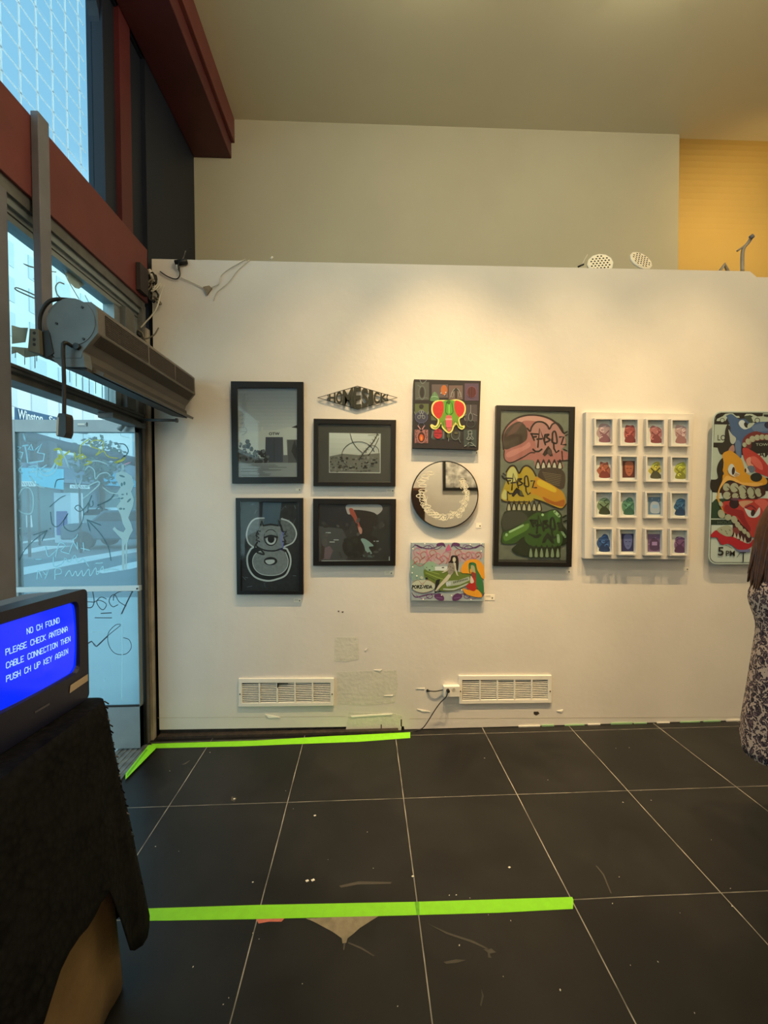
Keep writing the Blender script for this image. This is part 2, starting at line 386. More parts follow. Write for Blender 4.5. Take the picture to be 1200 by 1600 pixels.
for xx, yy in ((90, 520), (145, 560), (205, 580), (215, 540)): a.line([(xx, 480), (xx, yy)], 5, M_spray, sm=False)
for xx in range(0, 9): a.line([(370 + xx * 38, 560 + xx * 17), (371 + xx * 38, 640 + xx * 17 + (xx * 37 % 30))], 4, M_spray, sm=False)
a.mb.build('graffiti', win2, recalc=False)
# window_3: shop window nearer to the camera than the door post (outside the frame, lets the daylight in)
b = MB(); b.box(XF - 0.075, XF - 0.069, -0.6, 1.60, 0.42, 2.115, G_clear); win3 = structure(b, 'window_3')
b = MB(); b.box(XF - 0.14, XF - 0.01, YB, 1.60, 0, 0.42, M_alud); b.box(XF - 0.14, XF - 0.01, YB, -0.6, 0.42, 2.115, M_navy); b.box(XF - 0.14, XF - 0.01, YB, -0.6, 2.185, 2.785, M_navy); b.box(XF - 0.14, XF - 0.01, YB, -0.4, 3.285, 4.55, M_navy); structure(b, 'wall_left_sill')  # navy infill, out of view, closes the rear panes to cut daylight
# left post of the doorway
b = MB(); b.box(XF - 0.13, XF - 0.0, 1.715, 1.838, 0, 2.875, M_post); b.box(XF - 0.13, XF - 0.035, 1.60, 1.715, 0, 2.875, M_alu); b.box(XF - 0.035, XF - 0.03, 1.70, 1.712, 0, 2.87, M_blk)
structure(b, 'trim_5', None, 0.003)
# right jamb of the doorway
b = MB(); b.box(XF - 0.045, XF - 0.005, 2.868, 2.93, 0, 2.14, M_alud); b.box(XF - 0.06, XF + 0.012, 2.925, D - 0.002, 0, 2.76, M_beige); b.box(XF - 0.035, XF + 0.002, 2.855, 2.872, 0, 2.115, M_rub)
b.box(XF - 0.10, XF + 0.0, 2.70, 2.80, 2.185, 2.80, M_alud); b.box(XF - 0.10, XF + 0.0, 2.90, 2.94, 2.185, 2.90, M_alud)
structure(b, 'trim_6', None, 0.002)
# threshold plate
b = MB(); M_sill = mat('worn_steel_threshold', (150, 156, 152), 0.4, 0.6, var=0.4, scale=16)
b.box(XF - 0.16, XF + 0.03, 1.84, 2.86, 0.0, 0.008, M_sill)
for k in range(5): b.box(XF - 0.14 + k * 0.033, XF - 0.13 + k * 0.033, 1.84, 2.86, 0.008, 0.012, M_sill)
structure(b, 'trim_7')

# ------------------------------------------------------------------ door_1, swung outward
YD = 2.80
def dz(px, py, t=0.0): return pl(px, py, 1, YD - t)
zt_ = dz(150, 656).z; x0 = dz(2, 800).x; x1 = XF - 0.012
b = MB(); th = 0.045
b.box(dz(191 + 22, 800).x, x1, YD, YD + th, 0.02, zt_, M_alu)
b.box(x0, dz(26, 800).x, YD, YD + th, 0.02, zt_, M_alu)
b.box(dz(26, 800).x, dz(213, 800).x, YD, YD + th, dz(120, 675).z, zt_, M_alu)
b.box(dz(26, 800).x, dz(213, 800).x, YD, YD + th, 0.02, dz(200, 1105).z, M_alu)
b.box(dz(26, 800).x, dz(213, 800).x, YD + 0.004, YD + 0.01, dz(200, 1106).z, dz(200, 1102).z, M_rub)
door = structure(b, 'door_1', None, 0.003)
b = MB(); b.box(dz(26, 800).x, dz(213, 800).x, YD + 0.018, YD + 0.024, dz(200, 1105).z, dz(120, 675).z, G_door); o = b.build('door_glass', door)
b = MB(); za = dz(200, 922).z; zb = dz(200, 914).z
b.box(dz(26, 915).x, dz(222, 915).x, YD - 0.035, YD - 0.012, za, zb, mat('bright_aluminium', (190, 200, 200), 0.35, 0.4)); b.box(dz(213, 915).x, dz(222, 915).x, YD - 0.012, YD, za, zb, M_alu); b.box(dz(28, 915).x, dz(36, 915).x, YD - 0.012, YD, za, zb, M_alu)
b.cyl(((dz(219, 918).x), YD - 0.036, dz(219, 918).z), (0, -1, 0), 0.006, 0.004, M_blk, 10)
b.build('push_bar', door, 0.002)
b = MB(); c0 = dz(121, 663, 0.002); b.box(c0.x, dz(136, 663).x, YD - 0.006, YD, dz(121, 666).z, c0.z + 0.012, M_alu); b.box(c0.x + 0.006, dz(134, 663).x, YD - 0.009, YD - 0.005, dz(121, 664.5).z, dz(121, 662).z, M_white); b.build('lock_plate', door)
# graffiti on the glass, traced in the zoomed photograph of the door
M_cy = mat('pale_blue_marker', (160, 215, 232), 0.6); M_yel = mat('yellow_marker', (190, 196, 90), 0.6); M_mk = mat('dark_teal_marker', (66, 104, 112), 0.6)
M_etch = mat('etched_glass', (168, 206, 214), 0.7); M_black2 = mat('black_marker', (40, 52, 58), 0.6)
a = Art(lambda x, y, t: pl(x, y, 1, YD + 0.017 - t), 0.00004); a.zoom(4.615, 0, 640)
L = a.line; a.ws = 1.25
# light blue tag, left
for s_ in ([(100, 300), (105, 250), (92, 270)], [(110, 262), (150, 275), (118, 300), (165, 310), (150, 360)], [(170, 180), (182, 225)], [(165, 262), (205, 255), (180, 262), (190, 310)], [(205, 285), (225, 250), (240, 300), (215, 285)], [(255, 290), (300, 245), (270, 310), (320, 320), (312, 370), (240, 380), (200, 385), (190, 310)], [(100, 330), (150, 375), (92, 372)]):
    L(s_, 9, M_cy, sm=False)
for s_ in ([(105, 410), (160, 460)], [(160, 405), (110, 460)], [(205, 412), (275, 405)], [(240, 412), (235, 450)], [(205, 452), (265, 448)], [(270, 400), (262, 480), (300, 500)], [(335, 400), (290, 430), (320, 455)]): L(s_, 7, M_cy, sm=False)
L([(400, 380), (380, 420), (340, 445), (300, 430)], 12, M_cy); L([(415, 385), (400, 440), (350, 475), (300, 465), (275, 430)], 9, M_cy)
L([(395, 290), (430, 285), (445, 330), (400, 370), (440, 400), (425, 330)], 13, M_yel); L([(500, 300), (445, 350), (430, 390)], 10, M_yel); L([(440, 300), (470, 350), (495, 420)], 10, M_etch)
L([(535, 310), (550, 370)], 8, M_yel); L([(640, 215), (580, 265), (580, 360)], 7, M_yel); L([(545, 345), (600, 320), (570, 350), (620, 345), (600, 330)], 7, M_yel)
L([(735, 300), (745, 235), (690, 220), (650, 240), (665, 270), (720, 290), (690, 330), (745, 300), (770, 330), (800, 345), (850, 350)], 6, M_yel); L([(830, 250), (895, 250), (925, 300), (890, 350), (850, 390), (900, 330), (870, 370)], 6, M_mk)
L([(620, 380), (700, 370), (770, 392)], 8, M_etch); L([(610, 400), (660, 380), (625, 372)], 8, M_yel); L([(835, 380), (880, 365), (895, 350)], 13, M_yel); L([(900, 395), (940, 380)], 8, mat('pink_marker', (196, 170, 190)))
L([(612, 440), (640, 410), (680, 440), (688, 500), (720, 465), (770, 455), (800, 480)], 7, M_etch)
for s_ in ([(95, 510), (130, 560), (100, 640), (130, 720), (180, 750), (230, 740), (240, 640), (215, 570), (165, 570), (125, 640)], [(110, 600), (95, 630), (140, 650)], [(215, 480), (260, 540), (320, 565)], [(100, 800), (150, 940)], [(155, 850), (110, 880), (120, 930), (158, 945)]): L(s_, 8, M_etch)
# drippy etched creature at the right
body = [(880, 440), (830, 465), (835, 500), (870, 560), (845, 600), (870, 660), (840, 700), (870, 760), (885, 820), (905, 860), (890, 885), (850, 870), (825, 845), (812, 862), (850, 905), (878, 935), (880, 1140), (888, 1165), (898, 1140), (896, 985), (905, 960), (904, 1150), (914, 1150), (918, 960), (935, 910), (958, 870), (945, 820), (925, 780), (960, 690), (965, 650), (945, 590), (968, 540), (950, 480), (915, 455)]
a.poly(body, M_etch)
L([(885, 405), (885, 445)], 14, M_etch)
for cx, cy, rx, ry, ro in ((880, 480, 22, 7, .3), (878, 540, 8, 14, 0), (897, 532, 8, 14, 0), (884, 612, 10, 5, 0), (915, 608, 5, 9, 0), (880, 640, 12, 6, -.3), (930, 655, 20, 7, -.8), (870, 715, 12, 8, 0), (893, 716, 8, 7, 0), (860, 640, 8, 5, 0)): a.ell(cx, cy, rx, ry, mat('clear_patch_in_etching', (84, 132, 146)), ro, 10)
L([(830, 600), (790, 650), (705, 690)], 8, M_mk); L([(860, 605), (800, 600), (740, 560)], 7, M_etch); L([(810, 640), (880, 625)], 5, M_etch)
# dark cursive
L([(365, 740), (375, 820), (410, 845), (450, 810), (490, 750), (460, 800), (465, 850), (510, 878), (560, 860), (595, 800), (600, 730), (565, 690), (540, 710), (575, 735), (620, 700), (640, 670), (650, 700), (670, 690), (668, 660)], 5, M_mk)
L([(660, 620), (640, 680), (632, 740)], 5, M_mk); L([(690, 720), (720, 700), (740, 720)], 5, M_mk); L([(360, 700), (430, 640), (470, 620)], 5, M_mk)
L([(395, 560), (410, 510), (460, 500)], 6, M_mk); L([(620, 560), (700, 520), (715, 540), (650, 600), (600, 640)], 8, M_etch); L([(540, 500), (560, 560), (590, 500)], 6, M_etch)
# arrows
L([(132, 1105), (180, 1010), (260, 930), (335, 875)], 5, M_mk); L([(338, 872), (240, 905)], 5, M_mk, False); L([(338, 872), (302, 945)], 6, M_mk, False); a.ell(362, 858, 5, 5, M_mk)
L([(800, 1088), (780, 990), (720, 890), (630, 795)], 5, M_mk); L([(628, 795), (725, 832)], 6, M_mk, False); L([(628, 795), (650, 875)], 5, M_mk, False)
# pale scrawl low on the pane
for s_ in ([(330, 990), (350, 1060), (420, 1000)], [(400, 1060), (420, 980), (440, 960), (470, 980), (440, 1020), (500, 1040)], [(500, 1030), (530, 960), (560, 1010), (555, 960)], [(600, 960), (605, 1020)], [(585, 1000), (650, 1015)], [(250, 1080), (300, 1080)], [(385, 1060), (390, 1130), (450, 1110), (470, 1070), (500, 1100), (540, 1050), (560, 1100), (600, 1080), (640, 1130)], [(690, 1110), (740, 1105)], [(520, 940), (545, 925), (560, 900)],
           [(265, 1225), (275, 1160), (300, 1210)], [(310, 1165), (330, 1190), (350, 1155), (325, 1220)], [(395, 1225), (400, 1150), (435, 1150), (440, 1180), (400, 1190)], [(470, 1200), (500, 1160), (520, 1200), (545, 1165), (560, 1200), (590, 1160), (600, 1200), (640, 1150), (650, 1200), (690, 1140), (700, 1190), (740, 1130), (750, 1160), (800, 1150), (860, 1160)]): L(s_, 6, M_cy)
# marker on the lower pane
a.zoom(5, 0, 900)
L([(1035, 118), (950, 118), (895, 145), (885, 190)], 5, M_black2); L([(1035, 120), (990, 210), (948, 300)], 8, M_black2); L([(985, 235), (930, 200), (900, 150), (870, 155), (852, 200), (880, 240), (920, 225)], 5, M_black2)
L([(830, 180), (790, 165), (755, 200), (780, 250), (810, 262), (830, 220), (780, 190), (740, 200)], 5, M_black2); L([(725, 125), (735, 200), (715, 245), (665, 245)], 6, M_black2); L([(668, 200), (740, 205)], 5, M_black2)
L([(790, 292), (870, 288)], 6, M_black2); L([(742, 326), (872, 327)], 5, M_black2)
L([(670, 540), (715, 510), (755, 550), (850, 460), (940, 385), (900, 385), (845, 450), (850, 540), (900, 605), (980, 610), (1025, 560), (1010, 500), (965, 482)], 4, M_black2); L([(670, 540), (715, 510), (755, 550), (840, 470)], 8, M_black2, False)
L([(720, 438), (800, 438)], 3, M_etch); L([(950, 300), (955, 600), (950, 960)], 7, M_cy); L([(780, 885), (805, 880)], 5, M_cy); L([(812, 830), (822, 800)], 5, M_cy)
a.mb.build('graffiti', door, recalc=False)

# door closer on the head of the frame
cl = root('door_closer', zx(205, 650), 'grey door closer with a rod under the door header in the corner', 'door closer')
b = MB(); b.box(XF - 0.06, XF + 0.03, 2.50, 2.86, 2.085, 2.118, M_alud); b.build('closer_body', cl, 0.006)
b = MB(); r0 = pl(216, 656, 1, 2.82); r1 = pl(276, 657, 1, 2.82); b.tube([r0, r1], 0.009, M_alud, 8); b.cyl(r1 - Vector((0.006, 0, 0)), (1, 0, 0), 0.014, 0.012, M_alud, 10); b.build('rod', cl)
b = MB(); q0 = pl(172, 654, 1, 2.80); q1 = pl(225, 660, 1, 2.80); b.tube([q0, q1], 0.008, M_rub, 6); b.build('arm', cl)
b = MB(); k0 = pl(186, 672, 1, 2.76); k1 = pl(198, 655, 1, 2.76); b.tube([k0, k1], 0.016, M_alu, 6); b.build('bracket', cl)

# ------------------------------------------------------------------ vertical strut in front of the shop front
b = MB(); s0 = pl(62, 220, 0, XF + 0.05); s1 = pl(79, 220, 0, XF + 0.05)
b.box(XF + 0.012, XF + 0.045, s0.y, s1.y, 2.36, 3.30, M_post)
o = b.build('steel_strut', None, 0.003); tag(o, 'grey brown upright steel strut between the red beam and the air curtain', 'strut')

# ------------------------------------------------------------------ air curtain
AY = 1.87; d0 = AY
def A(px, py): return pl(px, py, 1, AY)
ac = root('air_curtain', A(115, 575), 'long grey octagonal air curtain mounted above the open door', 'air curtain')
pro = [(77, 487), (92, 473), (144, 473), (152, 480), (154, 521), (131, 549), (128, 560), (88, 560), (77, 548)]
P = [A(x, y) for x, y in pro]; yend = 2.90; ln = yend - AY
M_ac = mat('grey_air_curtain_enamel', (104, 112, 114), 0.45, 0.1, var=0.22, scale=8); M_act = mat('tan_air_curtain_enamel', (100, 95, 90), 0.5, var=0.15, scale=8)
M_gr = mat('brown_grille', (48, 42, 39), 0.6); M_grb = mat('grille_bar', (82, 74, 69), 0.6)
b = MB(); b.slab(P, (0, ln, 0), M_act); b.build('housing', ac, 0.004)
b = MB(); Pc = [v + (sum(P, Vector()) / len(P) - v) * 0.0 for v in P]; b.slab([v + Vector((0, -0.006, 0)) for v in Pc], (0, 0.0065, 0), M_ac)
cc = A(113, 504); b.cyl((cc.x, AY - 0.009, cc.z), (0, 1, 0), 0.098, 0.004, M_ac, 32)
for px, py in ((91, 507), (133, 531), (131, 482)): q = A(px, py); b.cyl((q.x, AY - 0.013, q.z), (0, 1, 0), 0.005, 0.004, M_blk, 8)
b.build('end_cap', ac)
def on_facet(i, u, t):     # along facet i->i+1 by u and along the unit by t
    return P[i].lerp(P[i + 1], u) + Vector((0, t * ln, 0))
def grille(i, u0, u1, t0, t1, cols, rows, name):
    g = MB(); e1 = P[i + 1] - P[i]; nrm = Vector((-e1.z, 0, e1.x)).normalized()
    if nrm.dot(P[i] - cc) < 0: nrm = -nrm
    q = [on_facet(i, u0, t0), on_facet(i, u0, t1), on_facet(i, u1, t1), on_facet(i, u1, t0)]
    g.slab([v + nrm * 0.0012 for v in q], -nrm * 0.001, M_gr)
    for k in range(cols + 1):
        t = t0 + (t1 - t0) * k / cols; g.slab([on_facet(i, u0, t) + nrm * 0.003, on_facet(i, u0, t + 0.002) + nrm * 0.003, on_facet(i, u1, t + 0.002) + nrm * 0.003, on_facet(i, u1, t) + nrm * 0.003], -nrm * 0.002, M_grb)
    for k in range(rows + 1):
        u = u0 + (u1 - u0) * k / rows; du = 0.02; g.slab([on_facet(i, u, t0) + nrm * 0.004, on_facet(i, u, t1) + nrm * 0.004, on_facet(i, u + du, t1) + nrm * 0.004, on_facet(i, u + du, t0) + nrm * 0.004], -nrm * 0.003, M_grb)
    g.build(name, ac)
grille(3, 0.12, 0.88, 0.05, 0.40, 24, 9, 'intake_grille'); grille(3, 0.12, 0.88, 0.42, 0.70, 18, 9, 'intake_grille'); grille(3, 0.12, 0.88, 0.72, 0.97, 16, 9, 'intake_grille')
grille(4, 0.04, 0.55, 0.02, 0.97, 2, 8, 'lower_grille')
b = MB(); z_ = P[7].z
b.slab([Vector((P[8].x + 0.03, AY + 0.01, z_)), Vector((P[6].x + 0.01, AY + 0.01, z_)), Vector((P[6].x + 0.015, AY + 0.01, z_ - 0.05)), Vector((P[8].x + 0.05, AY + 0.01, z_ - 0.035))], (0, ln - 0.01, 0), mat('dark_outlet', (52, 50, 48), 0.6))
b.slab([Vector((P[6].x + 0.011, AY + 0.05, z_ - 0.02)), Vector((P[6].x + 0.06, AY + 0.05, z_ - 0.045)), Vector((P[6].x + 0.055, AY + 0.05, z_ - 0.058)), Vector((P[6].x + 0.006, AY + 0.05, z_ - 0.04))], (0, ln - 0.06, 0), M_act)
b.build('air_outlet', ac)
b = MB(); q = [A(x, y) for x, y in ((82, 560), (95, 573), (134, 574), (130, 549))]; b.slab([v + Vector((0, -0.004, 0)) for v in q], (0, 0.05, 0), M_ac); b.build('mounting_flange', ac)
b = MB(); b.tube(smooth([A(116, 543) + Vector((0, -0.012, 0)), A(112, 541) + Vector((0, -0.04, 0)), A(109, 552) + Vector((0, -0.04, 0)), A(108, 600) + Vector((0, -0.03, 0)), A(108, 652) + Vector((0, -0.03, 0))], 6), 0.0075, M_blk, 8)
b.cyl(A(123, 543) + Vector((0, -0.02, 0)), (0, 1, 0), 0.013, 0.02, M_blk, 12); b.build('power_cord', ac)
b = MB(); q = [A(x, y) + Vector((0, -0.045, 0)) for x, y in ((101, 655), (103, 649), (113, 649), (115, 654), (115, 679), (112, 686), (100, 684))]; b.slab(q, (0, 0.045, 0), mat('black_switch_box', (34, 31, 32), 0.4)); q2 = [A(x, y) + Vector((0, -0.046, 0)) for x, y in ((101, 655), (104, 655), (103, 683), (99.5, 683))]; b.slab(q2, (0, 0.03, 0), M_cable_w); b.build('pendant_switch', ac, 0.002)
b = MB(); b.tube(smooth([A(65, 538), A(68, 500) + Vector((0, -.02, 0)), A(82, 475) + Vector((0, -.02, 0)), A(100, 468), A(118, 468) + Vector((0, .03, 0)), A(130, 475) + Vector((0, .08, 0))], 6), 0.008, M_blk, 8); b.build('supply_cable', ac)
b = MB(); jb = [pl(x, y, 1, AY - 0.03) for x, y in ((46, 513), (60, 514), (62, 553), (43, 548))]; b.slab(jb, (0, 0.1, 0), mat('khaki_junction_box', (112, 112, 98), 0.5, 0.2, var=0.2)); 
jb2 = [pl(x, y, 1, AY - 0.01) for x, y in ((60, 520), (76, 515), (84, 552), (72, 560), (62, 553))]; b.slab(jb2, (0, 0.08, 0), M_blk)
for yy in (520, 530, 538): q = pl(53, yy, 1, AY - 0.032); b.cyl(q, (0, 1, 0), 0.007, 0.004, M_blk, 8)
o = b.build('junction_box', ac, 0.002); tag(o, 'khaki wall box bolted behind the end cap')

# ------------------------------------------------------------------ loose cables at the top left corner of the partition
b = MB(); M_cord = mat('grey_cord', (120, 112, 96), 0.6)
b.tube(smooth([W(x, y, 0.012) for x, y in ((250, 424), (262, 432), (275, 436), (281, 430), (280, 418))], 6), 0.0035, M_blk, 6)
b.tube(smooth([W(x, y, 0.03) for x, y in ((280, 424), (279, 412), (286, 407), (289, 398), (294, 390), (300, 388))], 6), 0.004, M_rub, 6)
b.tube(smooth([W(x, y, 0.03) for x, y in ((284, 408), (288, 400), (290, 392))], 6), 0.004, M_cord, 6)
b.tube([W(274, 411, 0.02), W(292, 408, 0.02)], 0.018, M_rub, 8); b.tube([W(276, 413, 0.02), W(278, 420, 0.02)], 0.008, M_white, 8)
o = b.build('black_plug_cable'); tag(o, 'black cable with plugs bunched over the partition top near the red beam', 'cable')
b = MB(); b.tube(smooth([W(x, y, 0.01) for x, y in ((283, 434), (300, 441), (318, 450), (323, 452), (330, 449), (342, 443), (346, 430), (358, 420), (372, 412), (384, 405))], 6), 0.003, M_cable_w, 6)
b.tube(smooth([W(x, y, 0.008) for x, y in ((390, 406), (372, 422), (358, 440), (345, 451), (338, 458), (334, 470))], 6), 0.003, M_cable_w, 6)
b.slab([W(x, y, 0.014) for x, y in ((317, 448), (327, 446), (331, 450), (323, 461))], (0, 0.012, 0), mat('frayed_wire_tape', (140, 128, 108), 0.8, var=0.3, scale=60))
o = b.build('white_wall_cable'); tag(o, 'thin white cable drooping across the wall from its top edge to a frayed knot', 'cable')
b = MB(); c_ = lambda x, y, d=2.9: pl(x, y, 1, d)
b.tube(smooth([c_(x, y) for x, y in ((256, 446), (250, 462), (246, 478), (238, 492), (228, 503), (220, 512))], 6), 0.0045, M_cable_w, 6)
b.tube(smooth([c_(x, y) for x, y in ((248, 512), (240, 524), (226, 529), (222, 520), (212, 514), (206, 512))], 6), 0.0045, M_cord, 6)
b.tube([c_(212, 518), c_(220, 526)], 0.013, M_rub, 8)
o = b.build('looped_grey_cable'); tag(o, 'pale cable looping down onto the far end of the air curtain', 'cable')
b = MB()
for k, (x, y, r) in enumerate(((238, 436, .03), (233, 446, .028), (244, 450, .026), (240, 462, .03), (246, 470, .02), (228, 425, .012))):
    q = c_(x, y, 2.93); b.tube(smooth([q + Vector((math.cos(t * 1.9 + k) * r, math.sin(t * 1.3) * 0.012, math.sin(t * 1.9 + k * 2) * r * 1.3)) for t in range(9)], 5), 0.005, (M_rub, M_cord, M_cable_w)[k % 3], 6)
b.tube([c_(233, 422, 2.93), c_(240, 436, 2.93)], 0.013, M_cable_w, 8)
b.box(XF + 0.013, XF + 0.04, 2.80, 2.90, 2.95, 3.12, mat('dusty_black_box', (50, 44, 44), 0.8))
o = b.build('tangled_wires'); tag(o, 'tangle of dusty wires and plugs at the end of the lower red beam', 'wires')

# ------------------------------------------------------------------ room spotlights and added fill lamps
M_can = mat('black_lamp_can', (20, 20, 20), 0.4, 0.5)
for i, (x, y, z, ax, ay, az, wt, cone, col) in enumerate(SPOTS):
    r = root('spotlight', (x, y, ZC), ['black ceiling spotlight nearest the street, over the framed photographs', 'black ceiling spotlight over the mirror and insect panel', 'black ceiling spotlight between the skulls painting and the grid panel', 'black ceiling spotlight over the painted street sign', 'added black ceiling spotlight that brightens the rear wall for the mirror', 'black ceiling spotlight aimed at the ochre wall'][i], 'spotlight', 'ceiling spotlights')
    d = (Vector((ax, ay, az)) - Vector((x, y, z))).normalized(); p = Vector((x, y, z))
    b = MB(); b.cyl((x, y, ZC - 0.02), (0, 0, 1), 0.05, 0.018, M_can, 16); b.tube([(x, y, ZC - 0.02), p - d * 0.06], 0.008, M_can, 8); b.build('bracket', r)
    b = MB(); n = 20; u = d.orthogonal().normalized(); v = d.cross(u)
    rings = [(-0.10, 0.02), (-0.10, 0.045), (0.0, 0.05), (0.0, 0.047), (-0.09, 0.04)]
    vs = [p + d * (t - 0.01) + (u * math.cos(2 * PI * k / n) + v * math.sin(2 * PI * k / n)) * rr for t, rr in rings for k in range(n)]
    fs = [(j * n + k, j * n + (k + 1) % n, (j + 1) * n + (k + 1) % n, (j + 1) * n + k) for j in range(4) for k in range(n)]
    b.add(vs, fs, M_can, True); b.build('lamp_head', r, recalc=False)
    ld = bpy.data.lights.new('spot', 'SPOT'); ld.energy = wt; ld.spot_size = math.radians(cone); ld.spot_blend = 1.0; ld.color = col; ld.shadow_soft_size = 0.03
    lo = bpy.data.objects.new('spot_bulb', ld); C.objects.link(lo); lo.location = p + d * 0.01; lo.rotation_euler = d.to_track_quat('-Z', 'Y').to_euler()
for i, (x, y, z, wt, col) in enumerate(POINTS):  # bulbs out of view, added as fill and for ceiling glow
    r = root('fill_bulb', (x, y, ZC), ['added fill bulb well in front of the mirror wall, street side', 'added fill bulb well in front of the white grid panel', 'added fill bulb behind the camera over the rear wall', 'added fill bulb behind the camera on the inner side', 'small bulb added for the ceiling glow above the mirror', 'small bulb added for the ceiling glow above the grid panel'][i], 'pendant lamp', 'fill bulbs')
    b = MB(); b.tube([(x, y, z + 0.08), (x, y, ZC)], 0.004, M_can, 6); b.cyl((x, y, z + 0.05), (0, 0, 1), 0.02, 0.05, M_can, 12); b.build('cord', r)
    ld = bpy.data.lights.new('bulb', 'POINT'); ld.energy = wt; ld.color = col; ld.shadow_soft_size = 0.045 if i < 2 else 0.25
    lo = bpy.data.objects.new('bulb_light', ld); C.objects.link(lo); lo.location = (x, y, z)
# daylight portals in the openings of the shop front
for (y0, y1_, z0, z1) in ((-.4, 2.55, 3.30, 4.47), (-.6, 2.66, 2.19, 2.78), (1.84, 2.84, 0.02, 2.1), (-.6, 1.6, 0.42, 2.11)):
    ld = bpy.data.lights.new('portal', 'AREA'); ld.shape = 'RECTANGLE'; ld.size = z1 - z0; ld.size_y = y1_ - y0; ld.cycles.is_portal = True
    lo = bpy.data.objects.new('daylight_portal', ld); C.objects.link(lo); lo.location = (XF - 0.2, (y0 + y1_) / 2, (z0 + z1) / 2); lo.rotation_euler = (0, -PI / 2, 0)

# ------------------------------------------------------------------ artworks on the partition
def paint(name, r, g, b_, rough=0.6, **k):
    """paint colour read under the warm lamps, taken back to its own colour"""
    f_ = (0.88, 0.97, 1.10)
    return mat('paint_' + name, tuple(min(245, c * q) for c, q in zip((r, g, b_), f_)), rough, **k)
K_ = paint('black', 16, 15, 14); 
M_frame = mat('black_wood_frame', (20, 19, 18), 0.35)
def quad(pts, t): return [W(x, y, t) for x, y in pts]
def framed(name, outer, inner, label, cat, depth, group=None, fm=None, glz=True, recess=0.005):
    cx = sum(p[0] for p in outer) / 4; cy = max(p[1] for p in outer)
    r = root(name, W(cx, cy, 0), label, cat, group)
    b = MB(); b.ring(quad(outer, depth), quad(inner, depth), (0, depth - 0.002, 0), fm or M_frame); b.build('picture_frame', r, 0.0015)
    b = MB(); b.slab(quad(inner, 0.003 + 0), (0, 0.002, 0), M_blk)
    a = Art(lambda x, y, t, d=depth - recess: W(x, y, d - 0.004 + t))
    if glz:
        g = MB(); g.slab(quad(inner, depth - 0.001), (0, 0.001, 0), G_pane); g.build('glazing', r)
    return r, a, b
def finish(r, a, b, name='picture'):
    o = a.mb.build(name, r, recalc=False); return o
def G(n, c0, c1, key, rough=0.5):
    return [paint(f'{key}{i}', *[c0[k] + (c1[k] - c0[k]) * i / max(n - 1, 1) for k in range(3)], rough) for i in range(n)]

# 1 photograph with a white building and the letters DTW
r, a, b = framed('framed_photograph', [(360.5, 595.5), (474, 596.5), (474.5, 755), (362.5, 755.5)], [(371, 606), (464, 606), (464, 745), (372.5, 745.5)],
    'black framed grey photograph of a pale building marked OTW, upper left of the group', 'framed picture', 0.03, 'framed pictures on the left of the wall')
a.grad([(371, 606), (464, 606), (464, 684), (371.5, 684)], G(14, (122, 126, 126), (206, 200, 180), 'skyA'))
a.poly([(371.8, 684), (372.5, 745.5), (464, 745), (464, 684)], paint('midgrey', 104, 102, 94))
a.poly([(372, 678), (407, 675), (409, 667), (411, 667), (411, 672), (430, 672), (447, 669), (464, 665), (464, 687), (448, 687), (449, 711), (443, 711), (442, 683), (415, 683), (414, 716), (405, 716), (372, 700)], paint('palewall', 206, 200, 176))
a.poly([(455, 668), (464, 664), (464, 669)], paint('darkgrey', 46, 45, 42))
a.rect(415, 683, 442, 722, paint('slate', 66, 68, 72)); a.rect(428, 683, 429, 722, paint('slate2', 50, 52, 56)); a.rect(450, 687, 464, 724, paint('slate3', 84, 82, 76)); a.poly([(455, 705), (460, 687), (464, 700), (463, 720)], paint('darkgrey', 46, 45, 42))
a.text('OTW', 420, 675.4, 17, 4.6, paint('darkgrey2', 58, 55, 48), bold=0.04)
rr = random.Random(3)
for k in range(70):
    x = rr.uniform(373, 420); y = rr.uniform(688, 722) if x < 395 else rr.uniform(705, 724); a.ell(x, y, rr.uniform(1, 4), rr.uniform(1, 4), paint('scrub%d' % (k % 4), *[(58, 56, 50), (80, 78, 70), (112, 108, 98), (40, 38, 35)][k % 4]), 0, 6); a.k -= 0.5
a.poly([(372.3, 724), (464, 723), (464, 745), (372.5, 745.5)], paint('road_grey', 148, 146, 134))
for k in range(18): y = 726 + k * 1.05; x = rr.uniform(373, 410); a.line([(x, y), (x + rr.uniform(10, 50), y)], 0.8, paint('rg%d' % (k % 2), *[(92, 90, 82), (140, 136, 124)][k % 2]), False); a.k -= 0.5
for k in range(10): a.line([(rr.uniform(373, 378), 620 + k * 6), (rr.uniform(378, 388), 612 + k * 7), (rr.uniform(376, 386), 626 + k * 6)], 0.8, paint('pale_scratch', 150, 152, 148)); a.k -= 0.5
finish(r, a, b)

